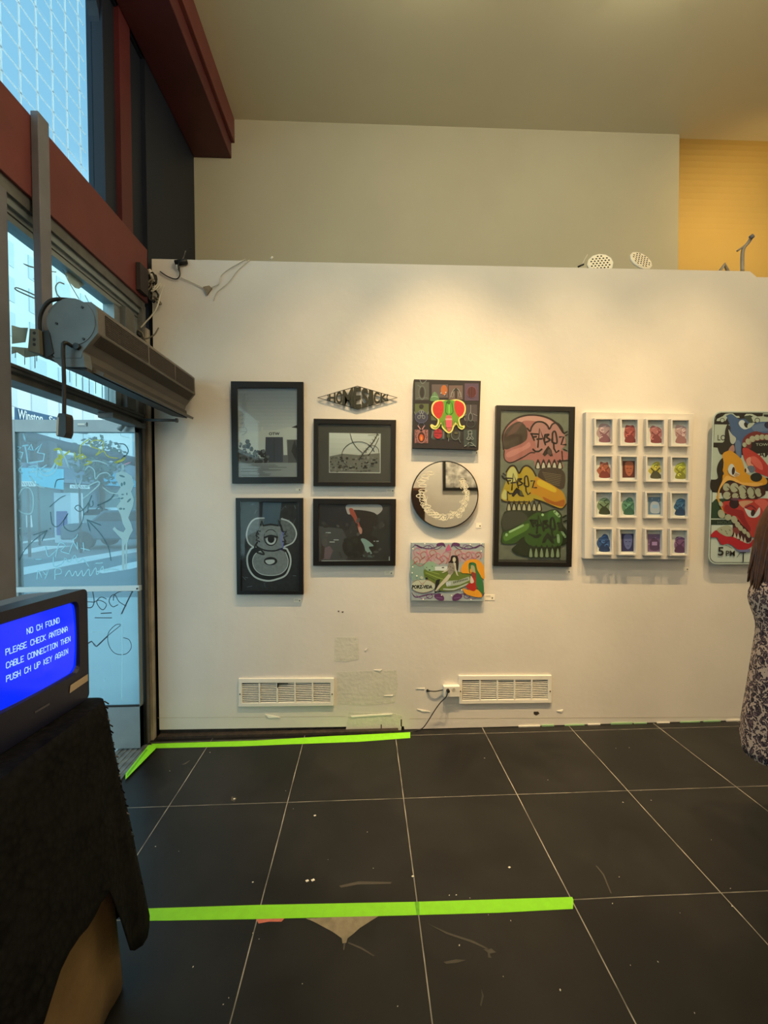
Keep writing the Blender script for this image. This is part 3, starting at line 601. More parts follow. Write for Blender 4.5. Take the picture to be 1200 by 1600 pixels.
# 2 barbed wire photograph with dark mat
r, a, b = framed('framed_photograph', [(490, 654), (619, 656), (618, 760), (489.5, 759.5)], [(497, 662), (611, 664), (610, 753), (497, 753)],
    'black framed photograph of barbed wire loops in a dark grey mat, below the metal sign', 'framed picture', 0.03, 'framed pictures on the left of the wall')
a.poly([(497, 662), (611, 664), (610, 753), (497, 753)], paint('mat_grey', 62, 60, 52))
a.poly([(514, 676), (595, 677.5), (594.5, 739.5), (514, 738.5)], paint('print_edge', 190, 184, 164))
a.grad([(515, 677), (594, 678.5), (593.5, 738), (515, 737.5)], G(8, (212, 206, 184), (172, 166, 146), 'bw'))
a.poly([(515, 713), (535, 709), (560, 711), (593.5, 708), (593.5, 738), (515, 737.5)], paint('bwland', 108, 104, 90))
for k in range(90): a.ell(rr.uniform(516, 592), rr.uniform(714, 737), rr.uniform(0.8, 3), rr.uniform(0.6, 2.2), paint('bwt%d' % (k % 4), *[(60, 56, 46), (84, 80, 68), (130, 126, 110), (44, 42, 34)][k % 4]), 0, 6); a.k -= 0.5
kw = paint('wire', 58, 52, 42)
a.arc(560, 712, 26, 22, 2.3, 6.0, 0.9, kw); a.line([(547, 677.5), (551, 690), (558, 700), (567, 708)], 0.9, kw); a.line([(590, 678), (582, 692), (570, 705), (562, 717)], 1.4, kw); a.line([(592, 684), (584, 700), (575, 712)], 1.0, kw); a.arc(582, 706, 10, 10, 3.0, 6.4, 0.8, kw); a.line([(575, 680), (592, 679)], .6, kw)
for t_ in range(9): x, y = 590 - t_ * 3.3, 679 + t_ * 4.5; a.line([(x - 2, y - 1.5), (x + 2, y + 1.5)], 0.7, kw, False); a.k -= 0.5
finish(r, a, b)

# 3 one-eyed creature drawing
r, a, b = framed('framed_drawing', [(368, 778), (473.5, 778), (474, 929), (370, 929)], [(375, 784), (466, 784.5), (466, 923.5), (376.5, 923.5)],
    'black framed chalky drawing of a one-eyed horned creature, lower left of the group', 'framed picture', 0.03, 'framed pictures on the left of the wall')
a.poly([(375, 784), (466, 784.5), (466, 923.5), (376.5, 923.5)], paint('charcoal', 44, 43, 42, var=0.4, scale=40))
for k in range(26): x = rr.uniform(377, 462); y = rr.uniform(786, 812) if k % 3 else rr.uniform(880, 920); a.line([(x, y), (x + rr.uniform(-9, 9), y + rr.uniform(-6, 10))], 0.7, paint('chalk%d' % (k % 2), *[(120, 120, 116), (84, 84, 82)][k % 2])); a.k -= 0.5
a.poly([(411, 785), (440, 785), (437, 808), (436, 822), (409, 822)], paint('bluegrey', 76, 92, 98))
a.zoom(4, 340, 760)
a.ws = 1.5
LG = paint('creature_grey', 138, 138, 128, var=0.2, scale=50); DK = paint('ink', 22, 22, 22); CH = paint('chalk_white', 198, 196, 180); HG = paint('horn_grey', 112, 114, 106, var=0.3, scale=60)
a.poly([(290, 200), (235, 205), (200, 240), (183, 300), (195, 350), (225, 375), (245, 350), (240, 290), (275, 250)], HG, True); a.line([(290, 198), (235, 203), (198, 240), (181, 300), (193, 352), (225, 380)], 6, CH)
a.poly([(400, 205), (440, 220), (475, 255), (485, 300), (465, 345), (430, 355), (410, 300), (395, 250)], HG, True); a.line([(400, 203), (445, 218), (478, 252), (492, 300), (470, 350), (420, 375), (405, 385)], 6, CH)
a.poly([(240, 380), (195, 420), (185, 470), (200, 520), (240, 565), (300, 588), (360, 583), (420, 555), (450, 500), (455, 450), (440, 410), (410, 385)], DK, True); a.line([(240, 376), (193, 418), (185, 470), (200, 525), (240, 570), (310, 590), (370, 580), (425, 555), (452, 500), (456, 450), (440, 405), (410, 385)], 7, CH, closed=True)
a.poly([(290, 400), (240, 420), (220, 460), (230, 510), (270, 545), (330, 555), (390, 545), (430, 510), (440, 460), (425, 415), (380, 395)], LG, True); a.line([(285, 400), (238, 420), (219, 462), (230, 512), (270, 547), (330, 557), (392, 547), (432, 510), (441, 460), (425, 412)], 3, CH)
a.poly([(270, 250), (250, 300), (245, 340), (250, 375), (290, 395), (350, 398), (400, 380), (415, 340), (405, 290), (390, 250), (330, 240)], LG, True)
a.line([(270, 240), (275, 215), (285, 245), (330, 238), (380, 245), (378, 210), (395, 245), (405, 280)], 8, DK, False)
a.line([(265, 280), (245, 278), (258, 300), (238, 305), (258, 322), (240, 335), (262, 345)], 6, DK, False); a.line([(398, 268), (412, 285), (430, 280), (418, 300), (436, 310), (412, 320), (428, 345), (405, 345)], 6, DK, False)
a.line([(248, 350), (232, 380), (245, 410), (290, 425), (270, 395), (245, 375)], 7, DK); a.line([(260, 385), (300, 400), (360, 402), (405, 385)], 6, DK)
a.ell(332, 320, 44, 53, DK); a.ell(332, 318, 38, 46, LG); a.ell(334, 335, 30, 30, CH); a.ell(334, 328, 22, 26, DK); a.poly([(292, 318), (296, 290), (332, 272), (368, 290), (373, 318), (334, 306)], LG); a.line([(293, 320), (332, 308), (373, 318)], 8, DK)
a.ell(331, 467, 42, 26, DK); a.poly([(300, 462), (350, 458), (355, 475), (330, 487), (308, 482)], CH, True)
a.line([(408, 290), (398, 330), (412, 380)], 4, paint('violet_glow', 110, 110, 170))
finish(r, a, b)

# 4 dark painting with reaching arm
r, a, b = framed('framed_painting', [(489, 779), (619, 779.5), (618, 884), (489, 884)], [(497.5, 788), (610, 788), (610, 876), (498, 877)],
    'black framed dark painting of a red arm reaching down from white cloth', 'framed picture', 0.03, 'framed pictures on the left of the wall')
a.poly([(497.5, 788), (610, 788), (610, 876), (498, 877)], paint('murk', 50, 48, 44, var=0.4, scale=18))
a.poly([(498, 788), (545, 788), (552, 806), (540, 830), (500, 822)], paint('night', 26, 26, 32), True); a.poly([(498, 822), (535, 826), (550, 860), (540, 876), (498, 876)], paint('grey_floor', 72, 70, 66))
a.zoom(4, 340, 760)
a.poly([(805, 118), (860, 108), (960, 110), (1020, 118), (1028, 150), (990, 180), (960, 165), (975, 210), (945, 190), (930, 160), (870, 165), (820, 175), (805, 150)], paint('cloth', 178, 166, 152), True)
a.poly([(830, 150), (980, 165), (1000, 230), (960, 300), (1000, 330), (960, 430), (820, 440), (780, 380), (800, 330), (870, 300), (860, 230)], paint('deep_brown', 34, 26, 20), True)
a.poly([(822, 140), (845, 140), (870, 190), (890, 245), (903, 270), (900, 295), (885, 290), (876, 258), (850, 200), (830, 172)], paint('red_arm', 168, 72, 52), True); a.poly([(882, 252), (900, 262), (903, 285), (895, 298), (880, 285)], paint('hand', 196, 132, 108), True)
a.poly([(645, 455), (655, 390), (700, 372), (722, 400), (700, 455)], paint('mauve', 116, 90, 90)); a.poly([(640, 460), (650, 355), (670, 375), (665, 450)], paint('warm_dark', 60, 44, 36))
a.poly([(895, 330), (925, 330), (975, 370), (945, 380), (965, 420), (930, 415), (915, 370)], paint('pale_teal', 140, 160, 142), True); a.poly([(905, 425), (960, 430), (970, 445), (910, 440)], paint('teal_dim', 84, 98, 88))
for x, y in ((675, 287), (725, 332), (975, 340), (700, 345)): a.rect(x, y, x + 32, y + 5, CH)
for k in range(30): a.ell(rr.uniform(660, 1060), rr.uniform(200, 440), rr.uniform(6, 26), rr.uniform(4, 18), paint('murk%d' % (k % 3), *[(62, 58, 52), (38, 34, 30), (84, 78, 70)][k % 3]), rr.uniform(0, 3), 8); a.k -= 0.5
for k in range(16): a.ell(rr.uniform(790, 880), rr.uniform(330, 430), rr.uniform(8, 22), rr.uniform(8, 22), paint('leaf%d' % (k % 2), *[(22, 22, 18), (42, 42, 34)][k % 2]), 0, 8); a.k -= 0.5
a.line([(650, 465), (1070, 465)], 3, CH); a.line([(1073, 440), (1073, 465)], 5, CH)
finish(r, a, b)

# 5 cut metal sign HOMESICK
cx, cy, hw, hh = 558.5, 621.3, 63, 18.6
sg = root('metal_sign', W(cx, cy + hh, 0), 'black diamond-shaped cut metal sign reading HOMESICK', 'sign')
def dia(sx, sy, t): return [W(cx - hw * sx, cy, t), W(cx, cy - hh * sy, t), W(cx + hw * sx, cy, t), W(cx, cy + hh * sy, t)]
b = MB(); M_cut = mat('dark_patina_metal', (52, 54, 44), 0.5, 0.3, var=0.3, scale=30)
b.ring(dia(1, 1, 0.016), dia(0.965, 0.94, 0.016), (0, 0.004, 0), M_cut); b.build('sign_border', sg)
words = 'HOMESICK'; xs = [513.5, 524.5, 535, 552, 564.5, 576, 583.5, 594, 605.5]
def env(x): return hh * (1 - abs(x - cx) / hw)
for i, ch in enumerate(words):
    aa = Art(lambda x, y, t: W(x, y, 0.016)); x0_, x1_ = xs[i] + 0.4, xs[i + 1] - 0.3
    def wp(u, t, x0_=x0_, x1_=x1_): x = x0_ + (x1_ - x0_) * u; return (x, cy + env(x) * (1 - 2 * t) * 0.97)
    aa.text(ch, 0, 0, 1, 1, M_cut, bold=0.03, warp=wp)
    me = aa.mb; n_ = len(me.v); vs = list(me.v); fs = [list(f) for f in me.f]
    g = MB(); g.add(vs, fs, M_cut); g.add([v + Vector((0, 0.004, 0)) for v in vs], [f[::-1] for f in fs], M_cut)
    ed = {}
    for f in fs:
        for k in range(len(f)): e_ = (f[k], f[(k + 1) % len(f)]); ed[e_] = 1
    for (p, q) in ed:
        if (q, p) not in ed: g.add([vs[p], vs[q], vs[q] + Vector((0, .004, 0)), vs[p] + Vector((0, .004, 0))], [(0, 1, 2, 3)], M_cut)
    g.build('letter', sg, recalc=False)
for q in (((511, 617), (513, 616.5), (513, 626), (511, 625.5), (513.5, 621.3)), ((607, 616), (604, 616), (604, 627), (607, 626.5), (605, 621.3))):
    b = MB(); b.slab([W(x, y, 0.016) for x, y in q], (0, 0.004, 0), M_cut); b.build('end_notch', sg)
for x in (540, 576): b = MB(); b.cyl(W(x, cy, 0.0), (0, -1, 0), 0.004, 0.013, M_cut, 8); b.build('standoff', sg)

# 6 insect painting on a deep black panel
ip = root('insect_painting', W(697, 703, 0), 'square black panel painted with a red and green fly head among small insects', 'painting')
dp = 0.04; qd = [(647, 592.5), (751.5, 595), (747.5, 703), (645, 700)]
b = MB(); b.slab(quad(qd, dp), (0, dp - 0.002, 0), paint('panel_black', 34, 28, 28)); b.build('panel', ip, 0.001)
a = Art(lambda x, y, t: W(x, y, dp + 0.0006 + t)); a.zoom(9.6, 635, 585)
def P_(n, *c): return paint(n, *c)
sq = [((130, 115, 340, 385), 'ig', (82, 80, 68)), ((380, 150, 625, 350), 'io', (96, 78, 72)), ((635, 165, 845, 375), 'ip', (112, 84, 72)), ((872, 135, 1085, 395), 'im', (88, 62, 76)),
      ((128, 440, 335, 600), 'igr', (92, 96, 54)), ((880, 455, 1060, 705), 'ibr', (74, 62, 60)), ((125, 830, 325, 1030), 'isal', (170, 104, 92)), ((375, 830, 575, 975), 'itl', (66, 74, 66)), ((640, 850, 820, 985), 'idg', (52, 50, 42)), ((860, 830, 1050, 1080), 'igr2', (58, 66, 58)), ((370, 620, 480, 690), 'iol', (88, 88, 54))]
for (x0_, y0_, x1_, y1_), n_, c_l in sq: a.rect(x0_, y0_, x1_, y1_, P_(n_, *c_l))
gy_ = P_('bug_grey', 112, 112, 100); gd_ = P_('bug_dark', 40, 36, 32); gl_ = P_('bug_pale', 150, 146, 128)
a.ell(235, 270, 32, 80, gd_); a.line([(200, 80), (240, 140), (300, 90)], 12, gy_); a.line([(170, 160), (215, 190)], 9, gy_); a.line([(150, 360), (200, 350), (235, 380), (280, 350), (320, 360)], 8, gy_); a.arc(235, 270, 50, 100, 0, 6.3, 7, gy_)
a.ell(565, 235, 50, 75, P_('bug_orange', 190, 98, 40)); a.poly([(355, 390), (420, 260), (480, 330), (480, 390)], P_('bug_leaf', 96, 130, 76), True); a.line([(375, 340), (420, 330), (470, 340)], 9, P_('leaf_pale', 160, 186, 140)); a.line([(420, 270), (425, 320)], 5, gl_)
for x, y in ((520, 280), (575, 310), (590, 270)): a.ell(x, y, 9, 9, CH)
a.ell(582, 318, 9, 9, DK)
a.line([(745, 210), (700, 240), (660, 340)], 9, gl_); a.line([(745, 210), (790, 240), (825, 340)], 9, gl_); a.rect(730, 215, 760, 360, gd_); a.poly([(700, 245), (745, 200), (790, 245)], gd_); a.arc(690, 300, 20, 40, 0, 6.3, 5, gl_); a.arc(800, 300, 20, 40, 0, 6.3, 5, gl_)
a.ell(980, 265, 70, 80, P_('bug_wine', 88, 28, 32)); a.line([(980, 180), (980, 350)], 8, DK); a.arc(980, 265, 72, 85, 0, 6.3, 7, P_('wine_line', 128, 70, 78)); a.line([(940, 200), (945, 340)], 5, DK); a.line([(1020, 200), (1015, 340)], 5, DK)
a.ell(225, 640, 95, 90, P_('bug_violet', 58, 56, 72)); a.arc(225, 640, 95, 90, 0, 6.3, 8, P_('violet_line', 92, 92, 108)); a.ell(225, 480, 35, 32, gd_)
for x, y in ((190, 640), (258, 640), (225, 600), (210, 560), (240, 560)): a.arc(x, y, 20, 24, 0, 6.3, 7, gl_)
for sx in (-1, 1): a.line([(225 + sx * 30, 730), (225 + sx * 60, 780)], 8, P_('violet_line', 92, 92, 108)); a.line([(225 + sx * 90, 600), (225 + sx * 105, 560)], 6, gl_)
a.ell(962, 640, 30, 60, gd_); a.arc(962, 640, 30, 62, 0, 6.3, 6, gl_); a.line([(962, 580), (965, 460)], 8, gl_); a.line([(900, 600), (860, 620)], 6, gl_); a.line([(1000, 590), (1060, 620)], 6, gl_); a.line([(880, 690), (870, 650)], 6, gl_)
a.arc(965, 740, 65, 55, 0, 6.3, 7, P_('bug_tealgrey', 70, 80, 70))
pk = P_('bug_pinkline', 208, 140, 124)
a.line([(175, 770), (225, 830), (270, 770)], 14, pk); a.ell(225, 940, 52, 75, P_('bug_maroon', 70, 26, 16)); a.ell(225, 950, 32, 52, P_('bug_ember', 214, 84, 34)); a.ell(225, 960, 12, 30, P_('bug_glow', 236, 140, 60)); a.arc(225, 945, 58, 84, -0.3, 3.5, 9, pk); a.ell(222, 835, 18, 14, DK)
for x, y in ((150, 860), (295, 860), (150, 930), (300, 930), (160, 1000), (290, 1000)): a.arc(x, y, 14, 22, 0, 5, 6, DK)
a.ell(475, 890, 66, 76, P_('bug_red', 178, 34, 44)); a.line([(470, 800), (475, 850)], 14, P_('bug_redd', 110, 20, 26)); a.line([(425, 880), (530, 885)], 12, P_('bug_redd', 110, 20, 26)); a.line([(430, 920), (480, 925)], 10, P_('bug_redd', 110, 20, 26)); a.line([(380, 950), (400, 850)], 14, gy_); a.line([(550, 960), (560, 860)], 14, gy_)
a.arc(735, 900, 62, 80, -0.6, 3.9, 9, gy_); a.ell(745, 880, 26, 18, P_('bug_olive', 96, 88, 50)); a.line([(640, 900), (630, 1000)], 12, gy_); a.line([(780, 950), (810, 1020)], 10, gy_); a.ell(630, 920, 22, 40, P_('bug_moss', 74, 78, 40))
a.line([(925, 850), (930, 930), (905, 970), (950, 975), (955, 940), (985, 975), (1005, 960), (975, 920), (980, 850), (925, 850)], 9, gl_); a.line([(940, 895), (990, 890)], 7, gl_); a.line([(920, 1050), (940, 1020), (980, 1030), (1010, 1060), (960, 1065)], 9, gl_); a.line([(870, 1080), (900, 1060)], 9, gl_); a.line([(1040, 1080), (1010, 1060)], 9, gl_); a.ell(955, 1000, 18, 22, DK)
# fly head
ye = P_('fly_yellow', 246, 216, 110)
hd = [(500, 385), (430, 400), (385, 450), (372, 530), (390, 600), (440, 650), (470, 680), (460, 740), (430, 770), (380, 745), (358, 770), (380, 810), (440, 825), (490, 790), (520, 740), (530, 790), (580, 850), (640, 885), (690, 850), (715, 790), (750, 750), (780, 800), (830, 830), (872, 800), (870, 765), (830, 770), (805, 730), (800, 670), (845, 640), (885, 570), (888, 480), (850, 410), (760, 375), (640, 385)]
a.poly(hd, ye, True)
inn = [(500, 405), (440, 420), (402, 470), (395, 540), (415, 600), (460, 645), (490, 680), (485, 740), (440, 795), (390, 780), (420, 808), (470, 800), (520, 720), (545, 780), (590, 830), (640, 865), (680, 830), (700, 770), (740, 720), (790, 790), (840, 812), (850, 790), (800, 770), (780, 700), (790, 650), (840, 610), (868, 550), (868, 480), (835, 425), (760, 395), (640, 402)]
a.poly(inn, P_('fly_green', 116, 146, 32), True); a.poly([(560, 400), (720, 395), (735, 500), (700, 600), (720, 680), (640, 700), (560, 680), (580, 600), (545, 500)], P_('fly_green2', 96, 158, 40), True)
re_ = P_('fly_red', 214, 44, 34); a.poly([(540, 405), (450, 415), (402, 470), (400, 550), (430, 620), (490, 665), (540, 600), (560, 500)], re_, True); a.poly([(735, 395), (810, 410), (862, 460), (872, 530), (850, 590), (790, 640), (735, 560), (720, 480)], re_, True)
for k in range(36):
    x = rr.uniform(415, 535) if k % 2 else rr.uniform(740, 850); y = rr.uniform(440, 610); a.ell(x, y, 4, 4, P_('fly_reddot', 150, 24, 22), 0, 6); a.k -= 0.5
a.ell(635, 415, 30, 26, P_('fly_dk', 62, 84, 24)); a.line([(600, 420), (590, 560), (620, 600)], 10, P_('fly_dk', 62, 84, 24)); a.line([(680, 420), (700, 560), (660, 600)], 10, P_('fly_dk', 62, 84, 24)); a.line([(640, 460), (640, 580)], 16, P_('fly_lt', 150, 206, 80))
a.poly([(600, 620), (670, 620), (690, 700), (680, 800), (640, 860), (600, 800), (585, 700)], P_('fly_mouth', 214, 96, 84), True); a.rect(585, 660, 685, 684, P_('fly_mouth2', 232, 150, 130)); a.poly([(600, 700), (640, 690), (665, 720), (650, 760), (665, 800), (600, 790)], P_('fly_pink', 222, 84, 92), True); a.line([(590, 800), (680, 800)], 9, P_('fly_brown', 130, 60, 44))
for sx in (-1, 1):
    for k in range(4): a.line([(640 + sx * (60 + k * 25), 690 + k * 8), (640 + sx * (50 + k * 28), 760 + k * 6)], 6, P_('fly_dk', 62, 84, 24))
finish(ip, a, None, 'painted_insects')

# 7 round mirror with etched lettering
mr = root('round_mirror', W(695.5, 826, 0), 'round mirror with thin black rim and a ring of etched lettering', 'mirror')
mc = W(695.5, 773, 0.03); mR = (W(748, 773, 0.03) - W(643, 773, 0.03)).length / 2
b = MB(); b.cyl((mc.x, D - 0.028, mc.z), (0, 1, 0), mR - 0.004, 0.026, M_blk, 64); 
b.build('mirror_back', mr)
b = MB(); nn = 64
b.ring([mc + Vector((math.cos(2 * PI * k / nn), 0, math.sin(2 * PI * k / nn))) * mR for k in range(nn)], [mc + Vector((math.cos(2 * PI * k / nn), 0, math.sin(2 * PI * k / nn))) * (mR - 0.007) for k in range(nn)], (0, 0.03, 0), M_frame); b.build('mirror_frame', mr)
b = MB(); M_mir = mat('silvered_glass', (236, 236, 228), 0.02, 1.0); b.cyl((mc.x, D - 0.0285, mc.z), (0, 1, 0), mR - 0.006, 0.0005, M_mir, 64); b.build('mirror_glass', mr)
a = Art(lambda x, y, t: W(x, y, 0.0288 + t)); a.zoom(6.156, 620, 580)
et = mat('white_etching', (226, 220, 196), 0.6)
rr = random.Random(11)
def flour(cx_, cy_, s_, rot):
    c, q = math.cos(rot), math.sin(rot); T = lambda x, y: (cx_ + (x * c - y * q) * s_, cy_ + (x * q + y * c) * s_)
    a.line([T(-28, 10), T(-10, -22), T(14, -18), T(16, 4), T(-4, 8), T(-2, -8), T(20, -26), T(30, -6)], 5, et); a.line([T(-24, 22), T(0, 14), T(26, 20), T(34, 6)], 4, et)
for k in range(15):
    an = PI * 0.93 + PI * -1.22 * k / 14 + 0.25
    x = 460 + 215 * math.cos(an); y = 1185 + 215 * math.sin(an)
    flour(x, y, 1.35 if k < 7 else 0.95, an + PI / 2)
    flour(x + rr.uniform(-25, 25), y + rr.uniform(-25, 25), 0.9, an + PI / 2 + 0.5)
for k, (x, y) in enumerate(((235, 1060), (250, 1100), (265, 1040), (250, 1150), (225, 1200), (275, 1010), (320, 980), (290, 1300), (330, 1370), (380, 1395))): a.arc(x, y, 38, 15, k * .4, 5.8 + k * .4, 6, et)
finish(mr, a, None, 'etched_lettering')

# 8 lowrider painting
lp = root('lowrider_painting', W(700, 939, 0), 'unframed painting of a green lowrider, long-haired woman and veiled figure', 'painting')
qd = [(643, 848), (757.5, 848.5), (756, 939.5), (642.5, 938.5)]; dl = 0.03
b = MB(); b.slab(quad(qd, dl), (0, dl - 0.002, 0), P_('canvas_sage', 170, 168, 152)); b.build('canvas', lp, 0.001)
a = Art(lambda x, y, t: W(x, y, dl + 0.0006 + t)); a.zoom(8.571, 635, 840)
a.poly([(62, 300), (200, 330), (330, 300), (400, 420), (380, 560), (200, 600), (70, 560)], P_('canvas_green', 142, 158, 130), True); a.poly([(110, 180), (500, 160), (1000, 190), (960, 300), (500, 350), (130, 330)], P_('canvas_pink', 188, 158, 142), True)
pu = P_('scroll_purple', 96, 48, 84); pm = P_('scroll_mauve', 138, 92, 130)
for sx, ox in ((1, 0), (-1, 1120)):
    X = lambda x: ox + sx * x
    a.line([(X(75), 135), (X(130), 100), (X(200), 130), (X(300), 150), (X(400), 125), (X(440), 90)], 14, pu, taper=True); a.line([(X(110), 90), (X(200), 140), (X(290), 105), (X(400), 160), (X(480), 110)], 8, pu)
    a.poly([(X(400), 100), (X(430), 72), (X(500), 72), (X(522), 130), (X(480), 105), (X(430), 120)], pu, True); a.arc(X(330), 125, 36, 30, 0, 6.3, 7, pm)
    a.line([(X(70), 735), (X(120), 795), (X(220), 780), (X(330), 755), (X(420), 760)], 16, pu, taper=True); a.line([(X(130), 770), (X(230), 820), (X(350), 760)], 7, pm); a.poly([(X(370), 780), (X(440), 745), (X(500), 790), (X(495), 845), (X(420), 835)], pu, True); a.arc(X(310), 785, 40, 30, 0, 6.3, 8, pu)
    a.line([(X(400), 800), (X(480), 810)], 8, pm)
a.poly([(525, 170), (545, 120), (565, 88), (585, 120), (600, 170)], P_('pink_bloom', 206, 96, 120), True)
sc1 = P_('script_rose', 196, 110, 92); sc2 = P_('script_pink', 216, 120, 130)
def curl(x, y, s_, m, fl=1): a.line([(x - 30 * s_ * fl, y + 40 * s_), (x - 45 * s_ * fl, y), (x - 10 * s_ * fl, y - 45 * s_), (x + 30 * s_ * fl, y - 20 * s_), (x + 10 * s_ * fl, y + 20 * s_), (x - 15 * s_ * fl, y), (x + 40 * s_ * fl, y + 45 * s_)], 9, m)
for k, (x, y, s_) in enumerate(((130, 310, 1.2), (150, 190, 1.2), (230, 250, 1.4), (310, 280, 1.1), (350, 220, 1.3), (420, 260, 1.2), (490, 300, 1.3), (545, 250, 1.5), (690, 220, 1.3), (760, 260, 1.2), (830, 240, 1.1), (890, 250, 1.2), (960, 240, 1.0))): curl(x, y, s_, (sc1, sc2)[k % 2], 1 if k % 2 else -1)
a.line([(100, 330), (180, 380), (260, 330), (330, 250)], 7, sc1); a.line([(270, 160), (280, 230)], 16, sc2); a.line([(590, 190), (560, 330)], 9, sc1)
# car
gc = P_('car_green', 104, 116, 40); gl2 = P_('car_green_light', 150, 160, 70)
a.poly([(235, 430), (330, 445), (560, 440), (760, 470), (860, 500), (850, 600), (700, 690), (480, 720), (400, 640), (340, 590), (250, 540)], gc, True)
a.poly([(240, 400), (260, 340), (330, 320), (385, 345), (400, 430), (300, 450)], P_('car_mint', 150, 170, 128), True); a.poly([(380, 390), (550, 385), (555, 410), (520, 445), (385, 440)], P_('car_white', 220, 212, 188)); a.ell(490, 402, 18, 7, DK); a.ell(310, 435, 14, 8, DK); a.ell(270, 400, 6, 5, DK); a.ell(345, 385, 6, 5, DK)
a.line([(260, 470), (380, 520), (500, 560)], 10, gl2); a.line([(300, 450), (440, 490)], 8, gl2); a.line([(250, 500), (380, 570)], 7, P_('car_dk', 64, 74, 26)); a.ell(272, 545, 16, 14, DK)
a.poly([(520, 580), (700, 570), (840, 520), (850, 570), (720, 630), (540, 660)], P_('chrome', 170, 168, 136)); 
for k in range(9): a.rect(630 + k * 22, 585 - k * 5, 642 + k * 22, 615 - k * 6, P_('grille_dark', 60, 64, 44))
a.ell(548, 620, 18, 28, CH); a.ell(580, 615, 16, 26, CH); a.line([(500, 690), (640, 690), (820, 620)], 22, P_('bumper', 186, 182, 150)); a.line([(500, 720), (640, 712), (800, 660)], 10, P_('bumper_dk', 96, 92, 66))
a.poly([(390, 620), (400, 570), (450, 560), (440, 600), (420, 700), (380, 740)], DK, True); a.poly([(380, 740), (440, 710), (500, 715), (440, 730)], DK)
# seated woman
sk = P_('skin_cream', 206, 186, 146)
a.poly([(600, 250), (640, 238), (685, 255), (700, 330), (690, 440), (660, 420), (640, 330), (620, 340), (575, 355), (565, 330), (590, 300)], P_('hair_black', 36, 22, 18), True)
a.ell(640, 295, 22, 34, sk); a.poly([(630, 330), (660, 340), (668, 420), (690, 500), (700, 515), (675, 505), (645, 430), (635, 380)], sk); a.poly([(560, 350), (600, 340), (640, 370), (645, 440), (600, 500), (560, 480), (550, 420)], P_('dress_tan', 150, 132, 108), True)
for k in range(12): a.ell(rr.uniform(560, 635), rr.uniform(360, 480), 6, 5, P_('dress_spot', 90, 72, 58), 0, 6); a.k -= 0.5
a.poly([(570, 410), (520, 440), (470, 470), (490, 475), (545, 450)], sk); a.poly([(560, 490), (600, 500), (560, 570), (470, 650), (400, 720), (385, 715), (430, 640), (500, 560)], sk); a.poly([(600, 500), (620, 470), (570, 520), (585, 540)], sk)
# banner
a.ell(225, 650, 160, 85, P_('banner_cream', 196, 188, 150)); a.line([(80, 610), (150, 565), (215, 625), (280, 565), (380, 620)], 5, P_('banner_line', 170, 104, 74)); a.text('PORZ-VIDA', 75, 635, 275, 50, DK, bold=0.06); a.line([(100, 720), (220, 740), (340, 710)], 4, P_('banner_line', 170, 104, 74)); a.line([(200, 610), (215, 640), (225, 600)], 4, P_('banner_line', 170, 104, 74))
a.poly([(180, 530), (205, 510), (225, 535), (215, 560), (190, 555)], P_('banner_cream', 196, 188, 150))
# veiled figure
orr = P_('glow_orange', 240, 150, 28)
a.poly([(740, 470), (735, 400), (790, 320), (870, 290), (960, 300), (1030, 370), (1045, 470), (1040, 560), (960, 500), (820, 480)], orr, True); a.poly([(755, 680), (830, 700), (940, 690), (1010, 760), (1000, 800), (900, 790), (790, 750)], orr, True)
a.poly([(800, 650), (850, 600), (880, 520), (940, 500), (950, 640), (910, 715), (830, 690)], P_('robe_red', 184, 36, 22), True); a.poly([(835, 350), (880, 330), (930, 350), (950, 430), (1000, 520), (1030, 620), (1035, 750), (980, 720), (935, 640), (930, 540), (925, 460), (900, 400), (850, 430), (865, 500), (840, 460)], P_('veil_green', 52, 110, 52), True)
a.poly([(865, 375), (905, 380), (920, 440), (900, 480), (870, 450)], P_('face_olive', 180, 160, 104), True); a.poly([(865, 470), (890, 460), (935, 480), (935, 540), (880, 530)], P_('robe_brick', 150, 52, 34)); a.poly([(860, 520), (880, 530), (905, 590), (880, 612), (855, 600)], P_('hands_pale', 224, 190, 160), True); a.line([(840, 355), (875, 345)], 8, DK)
for x, y in ((88, 148), (245, 82), (1002, 180), (1000, 85), (855, 92), (85, 392), (78, 470), (140, 512), (470, 770), (605, 775), (225, 825), (865, 828), (740, 700)): a.ell(x, y, 9, 8, mat('pearl_bead', (245, 240, 225), 0.3))
finish(lp, a, None, 'painted_scene')

# 9 tall framed painting of three stacked skulls
r, a, b = framed('skull_painting', [(775.8, 633), (899, 635.5), (893.3, 886), (771, 884.5)], [(783, 641), (890, 643), (885.5, 879), (779, 877.5)],
    'tall black framed painting of pink, yellow and green skulls stacked up', 'framed picture', 0.035)
a.poly([(783, 641), (890, 643), (885.5, 879), (779, 877.5)], paint('skull_back', 122, 120, 96, var=0.25, scale=20))
a.poly([(779.5, 874), (885.6, 875), (885.5, 879), (779, 877.5)], paint('inner_lip', 60, 56, 44))
S = 8.889; a.zoom(S, 770, 630); a.ws = 1.75
pkk = P_('skull_pink', 176, 104, 92); pk2 = P_('skull_pink_light', 208, 146, 126); dkk = P_('skull_shadow', 66, 50, 38); ln_ = P_('skull_line', 36, 22, 16); yel = P_('skull_yellow', 186, 152, 36); ye2 = P_('skull_amber', 204, 136, 18); yl3 = P_('skull_straw', 206, 192, 110); th_ = P_('tooth', 206, 190, 158); grn = P_('skull_green', 52, 86, 22); gr2 = P_('skull_green_light', 92, 128, 44); gdk = P_('skull_green_dark', 28, 40, 16)
